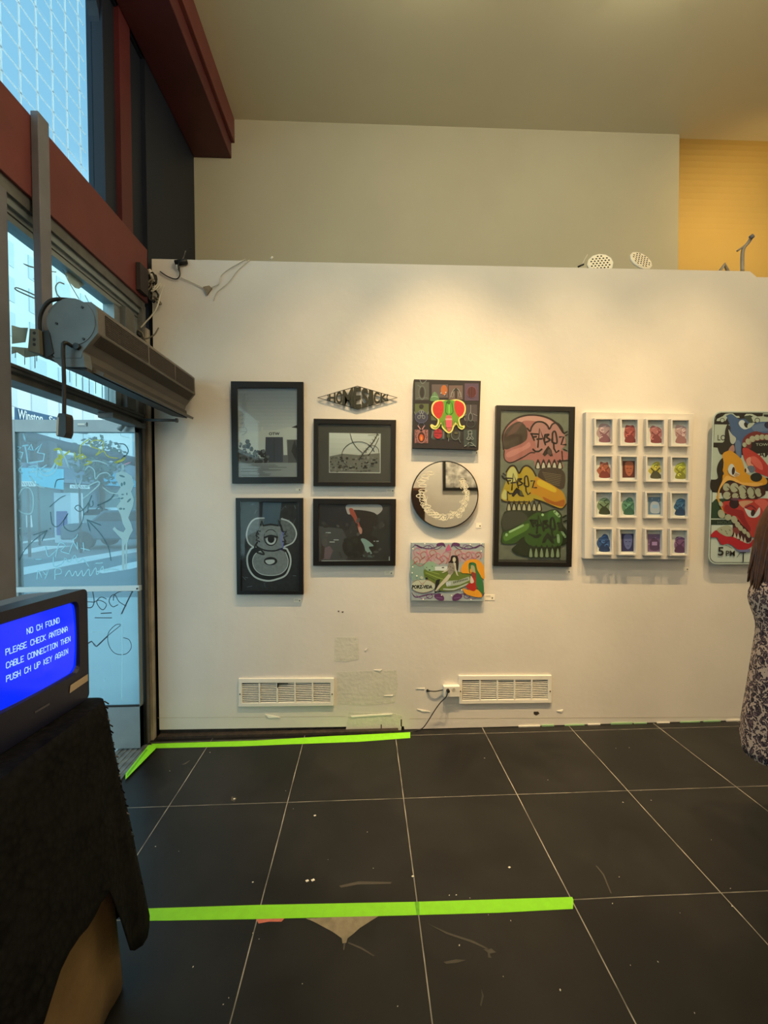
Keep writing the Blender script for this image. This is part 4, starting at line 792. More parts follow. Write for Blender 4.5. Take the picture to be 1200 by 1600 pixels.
# pink skull
a.poly([(150, 640), (135, 520), (150, 400), (220, 290), (330, 210), (470, 170), (620, 170), (770, 210), (900, 290), (970, 380), (1000, 460), (1010, 580), (960, 640), (1040, 690), (1045, 760), (1000, 800), (960, 820), (960, 900), (620, 900), (570, 800), (420, 790), (250, 830), (170, 790), (155, 720)], pkk, True)
a.poly([(330, 215), (470, 178), (620, 180), (770, 225), (850, 290), (790, 340), (740, 270), (640, 255), (450, 240), (390, 270)], pk2, True)
a.poly([(520, 420), (540, 320), (610, 262), (700, 270), (770, 350), (840, 290), (930, 320), (980, 420), (1000, 560), (900, 680), (700, 700), (560, 640)], P_('skull_rose', 182, 122, 108), True)
a.line([(150, 640), (135, 520), (150, 400), (220, 290), (330, 210), (470, 168), (620, 168), (770, 205), (890, 285), (970, 400)], 14, ln_)
a.poly([(170, 640), (150, 520), (170, 400), (260, 300), (370, 255), (450, 310), (480, 400), (470, 500), (400, 560), (280, 610)], dkk, True)
for k in range(6): a.line([(190 + k * 20, 460 - k * 28), (330 + k * 18, 390 - k * 26)], 6, P_('skull_hatch', 112, 70, 58))
a.poly([(170, 690), (260, 620), (400, 580), (480, 500), (560, 480), (600, 640), (520, 680), (420, 740), (260, 810), (180, 790)], pkk, True); a.poly([(190, 700), (270, 650), (420, 600), (500, 540), (520, 600), (420, 660), (270, 740), (200, 750)], P_('bone_pink', 202, 126, 110), True)
a.line([(160, 660), (155, 740), (180, 800), (260, 825), (420, 750), (520, 690), (580, 690)], 9, ln_)
a.line([(480, 350), (520, 390), (540, 330), (600, 265), (690, 262), (760, 310), (785, 360), (830, 290), (900, 280), (960, 350), (975, 410)], 13, ln_)
def fabez(o_, s_, m, wd=14):
    T = lambda q: [(o_[0] + x * s_, o_[1] + y * s_) for x, y in q]
    for q in ([(0, 75), (95, 80)], [(5, 75), (45, 165)], [(25, 120), (75, 115)], [(95, 260), (120, 0), (200, 225)], [(85, 150), (150, 145)], [(195, 90), (250, 85), (215, 120), (265, 160), (190, 190), (195, 90)], [(300, 170), (300, 70), (330, 40), (350, 90), (360, 200), (300, 195), (290, 150)], [(315, 195), (320, 280), (350, 335), (385, 310)], [(400, 120), (455, 115), (420, 225), (485, 225)], [(30, 290), (60, 320), (110, 320), (150, 290)]):
        a.line(T(q), wd, m, sm=len(q) > 4)
fabez((530, 350), 1.0, ln_)
a.line([(990, 420), (1035, 395)], 12, ln_); a.line([(1010, 450), (1040, 435)], 9, ln_)
a.poly([(770, 590), (725, 650), (690, 710), (720, 740), (765, 700), (800, 740), (835, 735), (815, 650)], ln_); a.poly([(770, 640), (800, 640), (820, 710), (790, 720), (755, 680)], P_('nose_grey', 92, 66, 56))
a.line([(960, 670), (970, 790)], 9, ln_); a.line([(985, 640), (1030, 660)], 9, ln_); a.line([(900, 805), (1040, 795)], 9, ln_)
def teeth(x0_, x1_, y0_, y1_, n_, m, lm, curve=0.0):
    wd = (x1_ - x0_) / n_
    for k in range(n_):
        xc = x0_ + wd * (k + 0.5); yy = curve * ((k + 0.5) / n_ - 0.5) ** 2
        a.poly([(xc - wd * .5, y1_ - yy), (xc - wd * .42, (y0_ + y1_) / 2 - yy), (xc - wd * .12, y0_ - yy), (xc + wd * .12, y0_ - yy), (xc + wd * .42, (y0_ + y1_) / 2 - yy), (xc + wd * .5, y1_ - yy)], lm, True); a.poly([(xc - wd * .27, y1_ - 8 - yy), (xc - wd * .2, (y0_ + y1_) / 2 - yy), (xc, y0_ + 40 - yy), (xc + wd * .2, (y0_ + y1_) / 2 - yy), (xc + wd * .27, y1_ - 8 - yy)], m, True)
teeth(590, 970, 785, 910, 5, th_, ln_)
# yellow skull
a.poly([(640, 960), (700, 900), (900, 900), (990, 960), (1010, 1050), (1000, 1140), (960, 1190), (800, 1150), (640, 1040)], dkk, True)
for k in range(7): a.line([(690 + k * 10, 960 + k * 24), (950 - k * 4, 1000 + k * 24)], 5, P_('skull_tan', 124, 104, 72))
a.poly([(200, 940), (240, 880), (300, 870), (360, 950), (420, 890), (490, 870), (560, 920), (600, 1000), (650, 1040), (800, 1130), (960, 1220), (1010, 1330), (1000, 1420), (940, 1460), (840, 1430), (700, 1370), (560, 1350), (480, 1400), (200, 1380), (130, 1350), (115, 1280), (150, 1170), (190, 1060)], yel, True)
a.poly([(600, 1030), (700, 1070), (850, 1150), (960, 1230), (1005, 1340), (980, 1440), (860, 1420), (700, 1330), (600, 1270), (520, 1250), (560, 1130)], ye2, True); a.poly([(640, 1060), (760, 1110), (880, 1190), (860, 1240), (740, 1190), (620, 1130)], P_('skull_gold', 224, 178, 40), True); a.poly([(700, 1300), (860, 1370), (990, 1340), (985, 1430), (880, 1420), (740, 1370)], P_('skull_burnt', 176, 92, 14), True)
a.poly([(210, 950), (260, 890), (320, 920), (340, 1050), (250, 1100), (200, 1050)], yl3, True); a.poly([(125, 1280), (160, 1200), (190, 1230), (190, 1330), (140, 1330)], yl3, True)
a.line([(190, 950), (240, 880), (300, 872), (350, 950), (370, 970), (420, 890), (480, 870), (550, 920), (600, 1010)], 13, ln_)
fabez((180, 975), 0.88, ln_, 12); a.line([(130, 1010), (165, 1050)], 10, ln_); a.line([(145, 975), (180, 1000)], 10, ln_)
a.poly([(330, 1170), (290, 1220), (260, 1290), (290, 1300), (335, 1250), (370, 1290), (440, 1300), (400, 1220)], ln_); a.poly([(370, 1200), (400, 1215), (430, 1280), (380, 1280)], P_('nose_olive', 88, 84, 44))
a.line([(200, 1250), (205, 1350)], 9, ln_); a.line([(120, 1340), (200, 1370), (480, 1370)], 9, ln_); a.line([(570, 1330), (700, 1370), (860, 1440), (960, 1465), (1020, 1400)], 9, ln_)
teeth(190, 680, 1360, 1495, 7, P_('tooth_cream', 190, 176, 128), ln_)
# green skull
a.zoom(S, 770, 760)
a.poly([(130, 620), (115, 500), (140, 400), (190, 340), (400, 330), (700, 350), (820, 320), (900, 330), (960, 400), (970, 520), (1030, 620), (1030, 780), (950, 820), (930, 940), (820, 980), (500, 980), (350, 950), (260, 880), (330, 790), (120, 790)], gdk, True)
a.poly([(480, 460), (620, 360), (700, 380), (800, 340), (900, 360), (940, 480), (900, 560), (960, 640), (940, 820), (700, 840), (520, 820), (440, 720), (500, 600)], grn, True)
a.poly([(150, 590), (125, 480), (150, 400), (230, 350), (400, 355), (480, 420), (460, 490), (350, 540), (220, 600)], P_('skull_slate', 62, 62, 46), True)
a.poly([(130, 700), (150, 640), (260, 600), (380, 530), (480, 470), (540, 480), (620, 560), (560, 680), (430, 700), (300, 790), (180, 800), (130, 770)], grn, True); a.poly([(150, 690), (260, 620), (420, 540), (500, 520), (480, 600), (300, 700), (180, 760)], gr2, True)
a.line([(235, 632), (420, 540)], 16, P_('shine', 170, 196, 130)); a.ell(190, 672, 18, 22, P_('shine', 170, 196, 130))
a.ell(840, 430, 80, 100, P_('brow_green', 60, 100, 34), -.3); a.line([(860, 350), (920, 410)], 24, P_('shine', 170, 196, 130)); a.ell(692, 395, 18, 18, P_('shine', 170, 196, 130))
fabez((520, 400), 0.95, gdk, 18); a.line([(975, 430), (1015, 405)], 14, gdk); a.line([(985, 490), (1020, 475)], 14, gdk)
a.line([(500, 660), (580, 690), (650, 670)], 14, gdk); a.poly([(760, 640), (700, 720), (680, 790), (730, 780), (760, 720), (820, 790), (860, 800), (830, 700)], gdk); a.line([(905, 680), (915, 770)], 22, P_('shine2', 150, 172, 120)); a.line([(960, 630), (1005, 700)], 18, P_('shine2', 150, 172, 120)); a.line([(930, 600), (1020, 640), (1030, 760), (960, 810)], 16, gdk)
teeth(490, 940, 820, 985, 6, P_('tooth_green', 140, 150, 108), gdk)
finish(r, a, b, 'painted_skulls')

# 10 white panel with sixteen small frames
gp = root('grid_panel', W(997, 874, 0), 'white board carrying sixteen small white frames with rainbow-coloured pictures', 'artwork')
qd = [(915.5, 643.5), (1084.5, 646.5), (1078, 874.5), (913.5, 873)]; dg_ = 0.045
b = MB(); M_wf = mat('white_frame_paint', (206, 202, 194), 0.5)
b.slab(quad(qd, dg_), (0, dg_ - 0.002, 0), M_wf); b.build('backing_board', gp, 0.002)
cols_t = [(165, 340), (395, 565), (628, 800), (848, 1022)]; cols_b = [(165, 335), (380, 548), (615, 785), (840, 1008)]; rows = [(130, 378), (462, 696), (782, 1022), (1112, 1355)]
pal = [((196, 150, 136), (150, 84, 88)), ((196, 76, 62), (150, 44, 40)), ((206, 110, 96), (150, 60, 56)), ((216, 160, 140), (180, 110, 96)),
       ((200, 96, 58), (150, 52, 36)), ((206, 96, 52), (110, 40, 26)), ((222, 190, 44), (84, 78, 44)), ((206, 196, 40), (150, 140, 30)),
       ((130, 150, 96), (56, 66, 34)), ((92, 150, 104), (54, 104, 70)), ((104, 132, 150), (190, 190, 184)), ((52, 108, 140), (28, 66, 100)),
       ((44, 88, 140), (26, 56, 100)), ((110, 112, 160), (44, 44, 92)), ((138, 96, 130), (96, 60, 92)), ((140, 84, 124), (96, 48, 84))]
Z5 = lambda x, y: (900 + x / 5.714, 630 + y / 5.714)
for i in range(16):
    ri, ci = divmod(i, 4); f_ = ri / 3; xa = cols_t[ci][0] * (1 - f_) + cols_b[ci][0] * f_; xb = cols_t[ci][1] * (1 - f_) + cols_b[ci][1] * f_; ya, yb = rows[ri]; ya += ci * 3; yb += ci * 3
    o4 = [Z5(xa, ya), Z5(xb, ya + 1), Z5(xb, yb + 1), Z5(xa, yb)]; w_ = 15; i4 = [Z5(xa + w_, ya + w_), Z5(xb - w_, ya + w_), Z5(xb - w_, yb - w_), Z5(xa + w_, yb - w_)]
    t1 = dg_ + 0.028
    b = MB(); b.ring(quad(o4, t1), quad(i4, t1), (0, 0.0275, 0), M_wf); fr = b.build('small_frame', gp, 0.001); tag(fr, None)
    a = Art(lambda x, y, t: W(x, y, dg_ + 0.004 + t)); a.zoom(5.714, 900, 630)
    c1, c2 = [tuple(v * .74 + sum(c) / 3 * .16 for v in c) for c in pal[i]]; m1 = P_(f'mini{i}a', *c1); m2 = P_(f'mini{i}b', *c2); m3 = P_(f'mini{i}c', *[min(235, c * 1.25 + 20) for c in c1])
    a.rect(xa + w_, ya + w_, xb - w_, yb - w_, P_('mini_paper', 214, 202, 176))
    cx_ = (xa + xb) / 2; cy_ = (ya + yb) / 2 + 8; hw_ = (xb - xa) / 2 - 24; hh_ = (yb - ya) / 2 - 42
    r5 = random.Random(i * 13 + 5)
    kind = i % 4
    if i in (5, 13):      # a generic long-haired portrait
        a.rect(cx_ - hw_, cy_ - hh_, cx_ + hw_, cy_ + hh_, m2); a.poly([(cx_ - 32, cy_ - hh_ + 14), (cx_ + 32, cy_ - hh_ + 14), (cx_ + 34, cy_ + 12), (cx_ + 12, cy_ + 55), (cx_ - 12, cy_ + 55), (cx_ - 34, cy_ + 12)], m1, True); a.line([(cx_ - 22, cy_ - 8), (cx_ - 8, cy_ - 8)], 6, m2); a.line([(cx_ + 8, cy_ - 8), (cx_ + 22, cy_ - 8)], 6, m2); a.line([(cx_ - 8, cy_ + 30), (cx_ + 8, cy_ + 30)], 5, m2)
    elif i in (10, 14):   # boxy motif on a filled ground
        a.rect(cx_ - hw_, cy_ - hh_, cx_ + hw_, cy_ + hh_, m1)
        for k in range(14): a.ell(cx_ + r5.uniform(-hw_, hw_) * .85, cy_ + r5.uniform(-hh_, hh_) * .85, 6, 6, m3, 0, 6); a.k -= .5
        a.poly([(cx_ - 34, cy_ + 60), (cx_ - 40, cy_ - 10), (cx_ - 10, cy_ - 40), (cx_ + 35, cy_ - 20), (cx_ + 40, cy_ + 60)], m2, True); a.rect(cx_ - 22, cy_ - 10, cx_ + 24, cy_ + 22, m3)
    else:                 # abstract creature-like blob, no known figure
        pts = []
        for k in range(11):
            an = 2 * PI * k / 11 - PI / 2; q = r5.uniform(0.72, 1.12); pts.append((cx_ + math.cos(an) * hw_ * q, cy_ + math.sin(an) * hh_ * q))
        a.poly([(min(max(x, cx_ - hw_ - 6), cx_ + hw_ + 6), min(max(y, cy_ - hh_ - 8), cy_ + hh_ + 8)) for x, y in pts], m1, True)
        a.poly([(cx_ - hw_ * .7, cy_ + hh_), (cx_ - hw_ * .4, cy_ + hh_ * .3), (cx_ + hw_ * .3, cy_ + hh_ * .2), (cx_ + hw_ * .9, cy_ + hh_)], m2, True)
        a.line([(cx_ - hw_ * .6, cy_ - 10), (cx_, cy_ + 18), (cx_ + hw_ * .6, cy_ - 14)], 12, m2); a.line([(cx_ - hw_ * .5, cy_ - hh_ * .5), (cx_ + hw_ * .2, cy_ - hh_ * .7)], 9, m3)
        for k in range(4): a.arc(cx_ + r5.uniform(-.5, .5) * hw_, cy_ + r5.uniform(-.6, .6) * hh_, r5.uniform(8, 18), r5.uniform(8, 18), r5.uniform(0, 3), r5.uniform(3.5, 6), 6, (m2, m3)[k % 2])
    o = a.mb.build('small_picture', None, recalc=False); off = Vector(gp['_o']); o.data.transform(Matrix.Translation(-off)); o.parent = fr

# 11 street sign painted with snarling beasts
sp_ = root('painted_street_sign', W(1190, 882, 0), 'rounded street parking sign overpainted with blue, orange and red snarling beasts', 'painted sign')
X0, X1, Y0, Y1 = 1112.5, 1268, 643, 883
def rrect(x0, y0, x1, y1, r_, t, sh=0.0):
    q = []
    for cx_, cy_, a0 in ((x1 - r_, y0 + r_, -90), (x1 - r_, y1 - r_, 0), (x0 + r_, y1 - r_, 90), (x0 + r_, y0 + r_, 180)):
        for k in range(7): an = math.radians(a0 + 15 * k); x = cx_ + r_ * math.cos(an); y = cy_ + r_ * math.sin(an); q.append((x - (y - 643) * 0.033, y))
    return q
ds = 0.05
b = MB(); b.slab([W(x, y, ds) for x, y in rrect(1114.5, 642.5, 1275, 881.5, 13, 0)], (0, 0.003, 0), P_('sign_white', 196, 196, 170)); b.box(W(1140, 700).x, W(1150, 700).x, D - ds + 0.003, D - 0.001, W(1130, 850).z, W(1130, 670).z, M_alud); b.box(W(1240, 700).x, W(1250, 700).x, D - ds + 0.003, D - 0.001, W(1130, 850).z, W(1130, 670).z, M_alud)
b.build('sign_plate', sp_)
a = Art(lambda x, y, t: W(x, y, ds + 0.0006 + t))
sb = P_('sign_black', 26, 21, 17); swh = P_('sign_face', 176, 178, 150); sgr = P_('sign_green', 30, 58, 34)
a.line([(x, y) for x, y in rrect(1116.8, 645, 1272.6, 879, 11, 0)], 0.9, sb, sm=False, closed=True)
a.poly([(1117, 656), (1119, 648), (1127, 645.5), (1270, 646), (1264, 765), (1125, 770), (1113.5, 769), (1111.5, 762)], sb)
a.poly([(1116.5, 663), (1140, 663.5), (1137, 691.5), (1115.2, 691.5)], swh); a.poly([(1114, 699), (1126, 700), (1137, 712), (1150, 712), (1264, 702), (1262, 745), (1150, 748), (1112.3, 749.5)], swh)
a.poly([(1180, 691), (1266, 692), (1266, 698), (1180, 697)], sb); a.text('TOW-AWAY NO', 1181, 692.6, 60, 4, swh)
a.poly([(1112, 786), (1118, 780), (1127, 779), (1262, 780), (1260, 812), (1111.5, 812)], sgr); a.rect(1111, 810, 1160, 812, swh); a.poly([(1111.3, 812), (1262, 812), (1261, 820), (1111, 820)], P_('sign_green2', 20, 40, 26)); a.text('HOUR PARKING', 1121, 814, 62, 4.5, P_('sign_dim', 84, 96, 74))
a.zoom(12, 1100, 635)
a.text('LO', 255, 535, 150, 105, sb, bold=0.01); a.text('A', 470, 540, 60, 100, sb); a.text('8 AM', 915, 835, 330, 120, sb, bold=0.02)
# cars on the top band
a.poly([(235, 275), (245, 235), (350, 185), (400, 140), (470, 128), (540, 128), (600, 180), (660, 180), (668, 215), (600, 215), (520, 160), (470, 150), (410, 180), (440, 205), (400, 275)], swh); a.ell(343, 262, 45, 44, sb); a.ell(343, 262, 34, 34, swh)
a.poly([(755, 180), (790, 140), (900, 140), (1000, 190), (1100, 185), (1180, 200), (1300, 200), (1300, 290), (900, 290), (860, 220), (920, 190), (860, 165), (800, 180)], swh); a.ell(1000, 262, 50, 50, sb); a.ell(1000, 262, 38, 38, swh); a.line([(1110, 190), (1110, 140), (1250, 140)], 20, swh, False)
# blue beast
bl = P_('beast_blue', 64, 88, 116); bl2 = P_('beast_blue_light', 92, 108, 130)
a.poly([(430, 210), (450, 160), (520, 145), (600, 200), (660, 240), (760, 230), (860, 300), (960, 310), (1060, 290), (1200, 290), (1300, 330), (1320, 520), (1150, 540), (1050, 480), (900, 520), (780, 600), (720, 690), (700, 800), (700, 960), (620, 930), (580, 800), (575, 640), (520, 540), (490, 420), (480, 330)], bl, True)
a.poly([(590, 650), (660, 640), (690, 740), (670, 940), (620, 900), (590, 780)], bl2, True); a.poly([(900, 380), (1060, 320), (1200, 330), (1240, 440), (1100, 470), (950, 470)], bl2, True)
a.poly([(650, 320), (680, 265), (740, 260), (770, 300), (790, 380), (830, 410), (760, 430), (690, 390)], CH, True); a.ell(790, 350, 36, 55, DK, -.5); a.poly([(815, 360), (860, 310), (950, 310), (880, 390), (830, 410)], swh, True); a.ell(1200, 350, 70, 65, P_('nose_navy', 22, 28, 56)); a.poly([(750, 190), (860, 180), (920, 290), (870, 310), (800, 260)], P_('brow_dkgreen', 52, 62, 50), True)
a.poly([(720, 700), (740, 600), (840, 510), (980, 465), (1100, 500), (1250, 510), (1250, 620), (1060, 640), (900, 680), (870, 790), (740, 760)], P_('beast_gum', 112, 36, 34), True)
for k, (x, y, rx, ry) in enumerate(((760, 720, 40, 45), (830, 660, 50, 60), (910, 610, 55, 60), (1000, 585, 52, 55), (1090, 575, 50, 52), (1180, 580, 48, 52))): a.ell(x, y, rx, ry, P_('tooth_sign', 166, 160, 124), -.5); a.line([(x + rx * .8, y - ry * .5), (x + rx * .6, y + ry * .7)], 6, P_('tooth_line', 74, 68, 46))
# dark shaggy side-piece between the beasts
a.poly([(440, 340), (400, 440), (390, 560), (370, 660), (270, 720), (260, 790), (320, 900), (400, 860), (470, 800), (510, 690), (500, 560), (470, 480), (500, 400)], P_('sign_shag', 34, 32, 26), True)
a.poly([(460, 430), (520, 520), (600, 600), (560, 700), (500, 680), (480, 560)], P_('sign_bone', 176, 172, 148), True)
a.poly([(370, 970), (310, 1000), (260, 1090), (240, 1200), (260, 1340), (180, 1380), (130, 1380), (130, 1560), (330, 1600), (370, 1350), (360, 1150)], P_('sign_shag2', 30, 24, 16), True)
# red crest
rd = P_('beast_red', 176, 48, 40); rd2 = P_('beast_red_light', 206, 88, 72)
a.poly([(720, 800), (800, 780), (900, 830), (1050, 930), (1180, 1080), (1260, 1200), (1250, 1330), (1100, 1280), (950, 1220), (860, 1150), (760, 1000)], rd, True); a.poly([(860, 960), (960, 940), (1080, 1060), (1100, 1190), (1000, 1150), (900, 1050)], rd2, True); a.poly([(790, 1000), (870, 950), (880, 1060), (930, 1110), (820, 1110)], P_('beast_peach', 206, 140, 108), True); a.ell(885, 1175, 80, 65, P_('tongue_slate', 96, 104, 112), .3)
a.poly([(510, 740), (560, 730), (575, 830), (540, 850), (460, 830)], P_('beast_pinkbit', 168, 116, 96), True)
# orange beast
og = P_('beast_orange', 206, 138, 26); og2 = P_('beast_orange_light', 224, 162, 74)
a.poly([(350, 900), (430, 840), (500, 830), (620, 910), (710, 1010), (750, 1130), (800, 1250), (900, 1300), (1080, 1300), (1180, 1380), (1160, 1460), (1000, 1490), (800, 1460), (650, 1440), (540, 1370), (430, 1380), (340, 1450), (300, 1560), (250, 1660), (270, 1700), (350, 1900), (430, 1960), (380, 2000), (290, 1840), (240, 1700), (280, 1540), (340, 1400), (350, 1300), (380, 1260), (350, 1200), (370, 1080)], og, True)
a.poly([(360, 1380), (430, 1300), (560, 1330), (700, 1420), (880, 1430), (1100, 1440), (1000, 1500), (700, 1480), (560, 1400), (430, 1400), (300, 1560), (290, 1700), (260, 1680), (290, 1520)], og2, True)
a.poly([(450, 1180), (480, 1100), (530, 1080), (570, 1130), (600, 1220), (670, 1270), (600, 1320), (530, 1300), (470, 1250)], CH, True); a.ell(550, 1210, 30, 75, P_('pupil', 44, 20, 18), .1); a.poly([(590, 1240), (670, 1275), (600, 1325), (560, 1300)], P_('eye_tan', 176, 140, 96)); a.line([(440, 1200), (480, 1290), (560, 1330)], 12, P_('orange_line', 150, 92, 20))
a.ell(980, 1330, 112, 84, P_('nose_green', 20, 26, 16)); a.poly([(760, 1160), (810, 1150), (860, 1240), (790, 1250)], P_('eye_white2', 214, 190, 160)); a.ell(778, 1200, 16, 40, DK)
a.zoom(11.43, 1100, 755)
a.poly([(350, 60), (420, 0), (560, -20), (700, 30), (900, 60), (1060, 70), (1100, 180), (1040, 240), (900, 290), (700, 290), (540, 280), (420, 300), (330, 220), (320, 120)], P_('mouth_dark', 60, 20, 16), True)
for x, y, rx, ry in ((400, 70, 62, 70), (540, 80, 75, 85), (680, 120, 78, 90), (840, 145, 72, 78), (960, 150, 50, 62), (410, 220, 70, 70), (560, 230, 60, 55), (700, 230, 60, 50), (850, 235, 60, 40), (980, 200, 45, 45)): a.ell(x, y, rx, ry, P_('tooth_sign', 166, 160, 124), .2)
for x in (470, 610, 750, 890): a.line([(x - 60, 60), (x, 120), (x + 10, 200), (x - 20, 240)], 20, P_('tooth_gap', 52, 34, 24), taper=True)
# red beast
a.poly([(340, 340), (420, 320), (560, 300), (700, 290), (900, 290), (1080, 270), (1200, 320), (1220, 600), (1180, 900), (1000, 1000), (860, 960), (780, 860), (680, 740), (600, 640), (500, 580), (390, 540), (330, 440)], rd, True)
a.poly([(400, 380), (560, 460), (700, 500), (740, 640), (840, 820), (800, 860), (700, 740), (600, 600), (460, 560), (360, 480)], P_('beast_crimson', 140, 22, 26), True); a.poly([(900, 320), (1080, 290), (1180, 420), (1100, 560), (1020, 440)], rd2, True)
a.ell(540, 365, 90, 90, P_('nose_plum', 34, 12, 20)); a.ell(560, 285, 80, 24, P_('beast_mauve', 96, 56, 70)); a.poly([(620, 340), (760, 310), (880, 330), (740, 400), (700, 440)], P_('brow_peach', 196, 140, 100), True)
a.poly([(720, 440), (780, 470), (860, 500), (900, 560), (990, 430), (1000, 540), (930, 610), (830, 610), (770, 560)], CH, True); a.ell(875, 530, 38, 62, P_('pupil', 44, 20, 18), .2); a.line([(740, 440), (840, 400), (920, 460)], 24, P_('beast_wine', 110, 30, 34))
a.poly([(500, 590), (640, 700), (800, 860), (850, 1000), (780, 1060), (640, 1040), (500, 940), (520, 760)], P_('mouth_maroon', 60, 16, 20), True); a.ell(570, 850, 70, 55, P_('tongue_rose', 122, 50, 46), .5)
for x, y, rx, ry in ((300, 370, 34, 50), (310, 550, 60, 80), (430, 610, 60, 55), (540, 650, 55, 70), (600, 740, 45, 55), (650, 800, 42, 55), (720, 860, 38, 50), (790, 920, 30, 60)): a.ell(x, y, rx, ry, P_('tooth_sign', 166, 160, 124), -.4)
a.poly([(220, 840), (300, 780), (430, 750), (510, 820), (500, 930), (400, 950), (300, 900)], P_('tooth_sign', 166, 160, 124), True)
for x, y in ((550, 930), (610, 950), (670, 990), (730, 1020)): a.poly([(x - 30, y + 40), (x, y - 60), (x + 30, y + 50)], P_('tooth_pale', 196, 180, 150))
for x, y in ((300, 820), (380, 850), (450, 830), (400, 890)): a.line([(x, y), (x + 20, y + 20)], 10, P_('tooth_line', 74, 68, 46))
a.poly([(120, 930), (210, 840), (280, 890), (400, 950), (520, 960), (640, 1020), (800, 1080), (880, 1000), (860, 1120), (740, 1190), (600, 1180), (500, 1110), (420, 1080), (330, 1100), (280, 1060), (230, 970), (150, 970)], P_('lip_red', 176, 22, 34), True)
a.poly([(540, 1180), (700, 1190), (830, 1170), (830, 1230), (640, 1230)], P_('beast_mauve2', 110, 104, 130)); 
a.text('5', 248, 1140, 105, 155, sb, bold=0.02); a.text('PM', 392, 1205, 160, 95, sb, bold=0.015)
a.line([(390, 1105), (500, 1165)], 8, P_('tooth_line', 74, 68, 46)); a.line([(705, 1240), (700, 1400)], 18, sb, False); a.line([(660, 1240), (740, 1240)], 14, sb, False); a.line([(590, 1320), (650, 1240)], 8, sb)
finish(sp_, a, None, 'sign_painting')

# ------------------------------------------------------------------ small title cards
cards = [(462, 763, 470, 767, 'white title card under the framed OTW photograph'), (604, 764, 617, 769, 'white title card under the barbed wire photograph'), (459, 935, 471, 941, 'white title card under the one-eyed creature drawing'), (601, 892, 615, 898, 'white title card under the dark reaching-arm painting'),
         (738, 704, 747, 710, 'white title card under the insect panel'), (758, 929, 773, 938, 'white title card right of the lowrider painting'), (744, 817, 752, 825, 'tiny card lower right of the round mirror'), (884, 890, 891, 896, 'tiny card under the three skulls painting'), (1068, 886, 1076, 892, 'tiny card under the white grid panel')]
for x0_, y0_, x1_, y1_, lb in cards:
    b = MB(); p_, q_ = W(x0_, y1_, 0.002), W(x1_, y0_, 0.002); b.box(p_.x, q_.x, D - 0.002, D - 0.0002, p_.z, q_.z, M_card); o = b.build('title_card'); tag(o, lb, 'card', 'title cards beside the artworks')
    a = Art(lambda x, y, t: W(x, y, 0.0026 + t)); xm = x1_ - (x1_ - x0_) * .25; ym = y0_ + (y1_ - y0_) * .6; a.ell(xm, ym, 1.1, 1.1, paint('card_dot', 110, 96, 76)); 
    if x1_ - x0_ > 9:
        for k in range(2): a.line([(x0_ + 1, y0_ + 1.6 + k * 1.6), (x0_ + (x1_ - x0_) * .55, y0_ + 1.6 + k * 1.6)], 0.4, paint('card_line', 160, 146, 120), False)
    o2 = a.mb.build('printed_mark', None, recalc=False); o2.parent = o

# ------------------------------------------------------------------ wall vents, outlet, cable, patches
def vent(q, lb, dark):
    x0_, y0_, x1_, y1_ = q
    r = root('wall_vent', W((x0_ + x1_) / 2, y1_, 0), lb, 'vent', 'white wall vents'); t = 0.014
    o4 = [(x0_, y0_), (x1_, y0_ - 0.6), (x1_, y1_ - 1.6), (x0_, y1_)]; i4 = [(x0_ + 5.5, y0_ + 7), (x1_ - 5.5, y0_ + 6.2), (x1_ - 5.5, y1_ - 7), (x0_ + 5.5, y1_ - 6)]
    b = MB(); b.ring(quad(o4, t), quad(i4, t), (0, t - .001, 0), M_white); b.build('vent_frame', r, 0.002)
    b = MB(); b.slab(quad(i4, 0.002), (0, 0.001, 0), mat('vent_shadow', (60, 50, 40), 0.8)); 
    A0, A1, A3 = W(*i4[0], 0), W(*i4[1], 0), W(*i4[3], 0); w_ = A1.x - A0.x; h_ = A0.z - A3.z
    n = 11
    for k in range(n):
        z = A3.z + h_ * (k + 0.5) / n
        b.add([(A0.x, D - 0.003, z - h_ / n * 0.1), (A1.x, D - 0.003, z - h_ / n * 0.1), (A1.x, D - 0.010, z - h_ / n * .34), (A0.x, D - 0.010, z - h_ / n * .34),
               (A0.x, D - 0.003, z + h_ / n * 0.06), (A1.x, D - 0.003, z + h_ / n * 0.06), (A1.x, D - 0.010, z - h_ / n * 0.18), (A0.x, D - 0.010, z - h_ / n * 0.18)], [(0, 1, 2, 3), (4, 7, 6, 5), (2, 6, 7, 3), (0, 4, 5, 1)], M_white)
    b.build('louvers', r)
    for k in range(1, 5):
        b = MB(); x = A0.x + w_ * k / 5; b.box(x - 0.005, x + 0.005, D - 0.0135, D - 0.002, A3.z, A0.z, M_white); b.build('divider', r)
    for sx, xx in ((0, x0_ + 2.5), (1, x1_ - 2.5)):
        b = MB(); p = W(xx, (y0_ + y1_) / 2 + 2, t); b.cyl((p.x, D - t - 0.003, p.z), (0, 1, 0), 0.0045, 0.004, M_blk, 8); b.build('screw', r)
    if dark: b = MB(); b.slab([W(x, y, 0.0145) for x, y in ((433, 1067), (450, 1067.5), (450, 1068.5), (436, 1069), (434.5, 1075), (433, 1074)) ], (0, 0.002, 0), M_blk); b.build('chipped_mark', r)
vent((372.5, 1060.5, 521.5, 1104.5), 'white louvred wall vent nearest the door', True); vent((717, 1056, 862, 1100), 'white louvred wall vent beside the power outlet', False)
ot = root('power_outlet', W(704, 1086, 0), 'white power outlet box with a black plug, beside the right vent', 'outlet')
b = MB(); p_, q_ = W(692, 1086, 0), W(717, 1069, 0); b.box(p_.x, q_.x, D - 0.035, D, p_.z, q_.z, M_white); b.build('outlet_box', ot, 0.003)
b = MB(); 
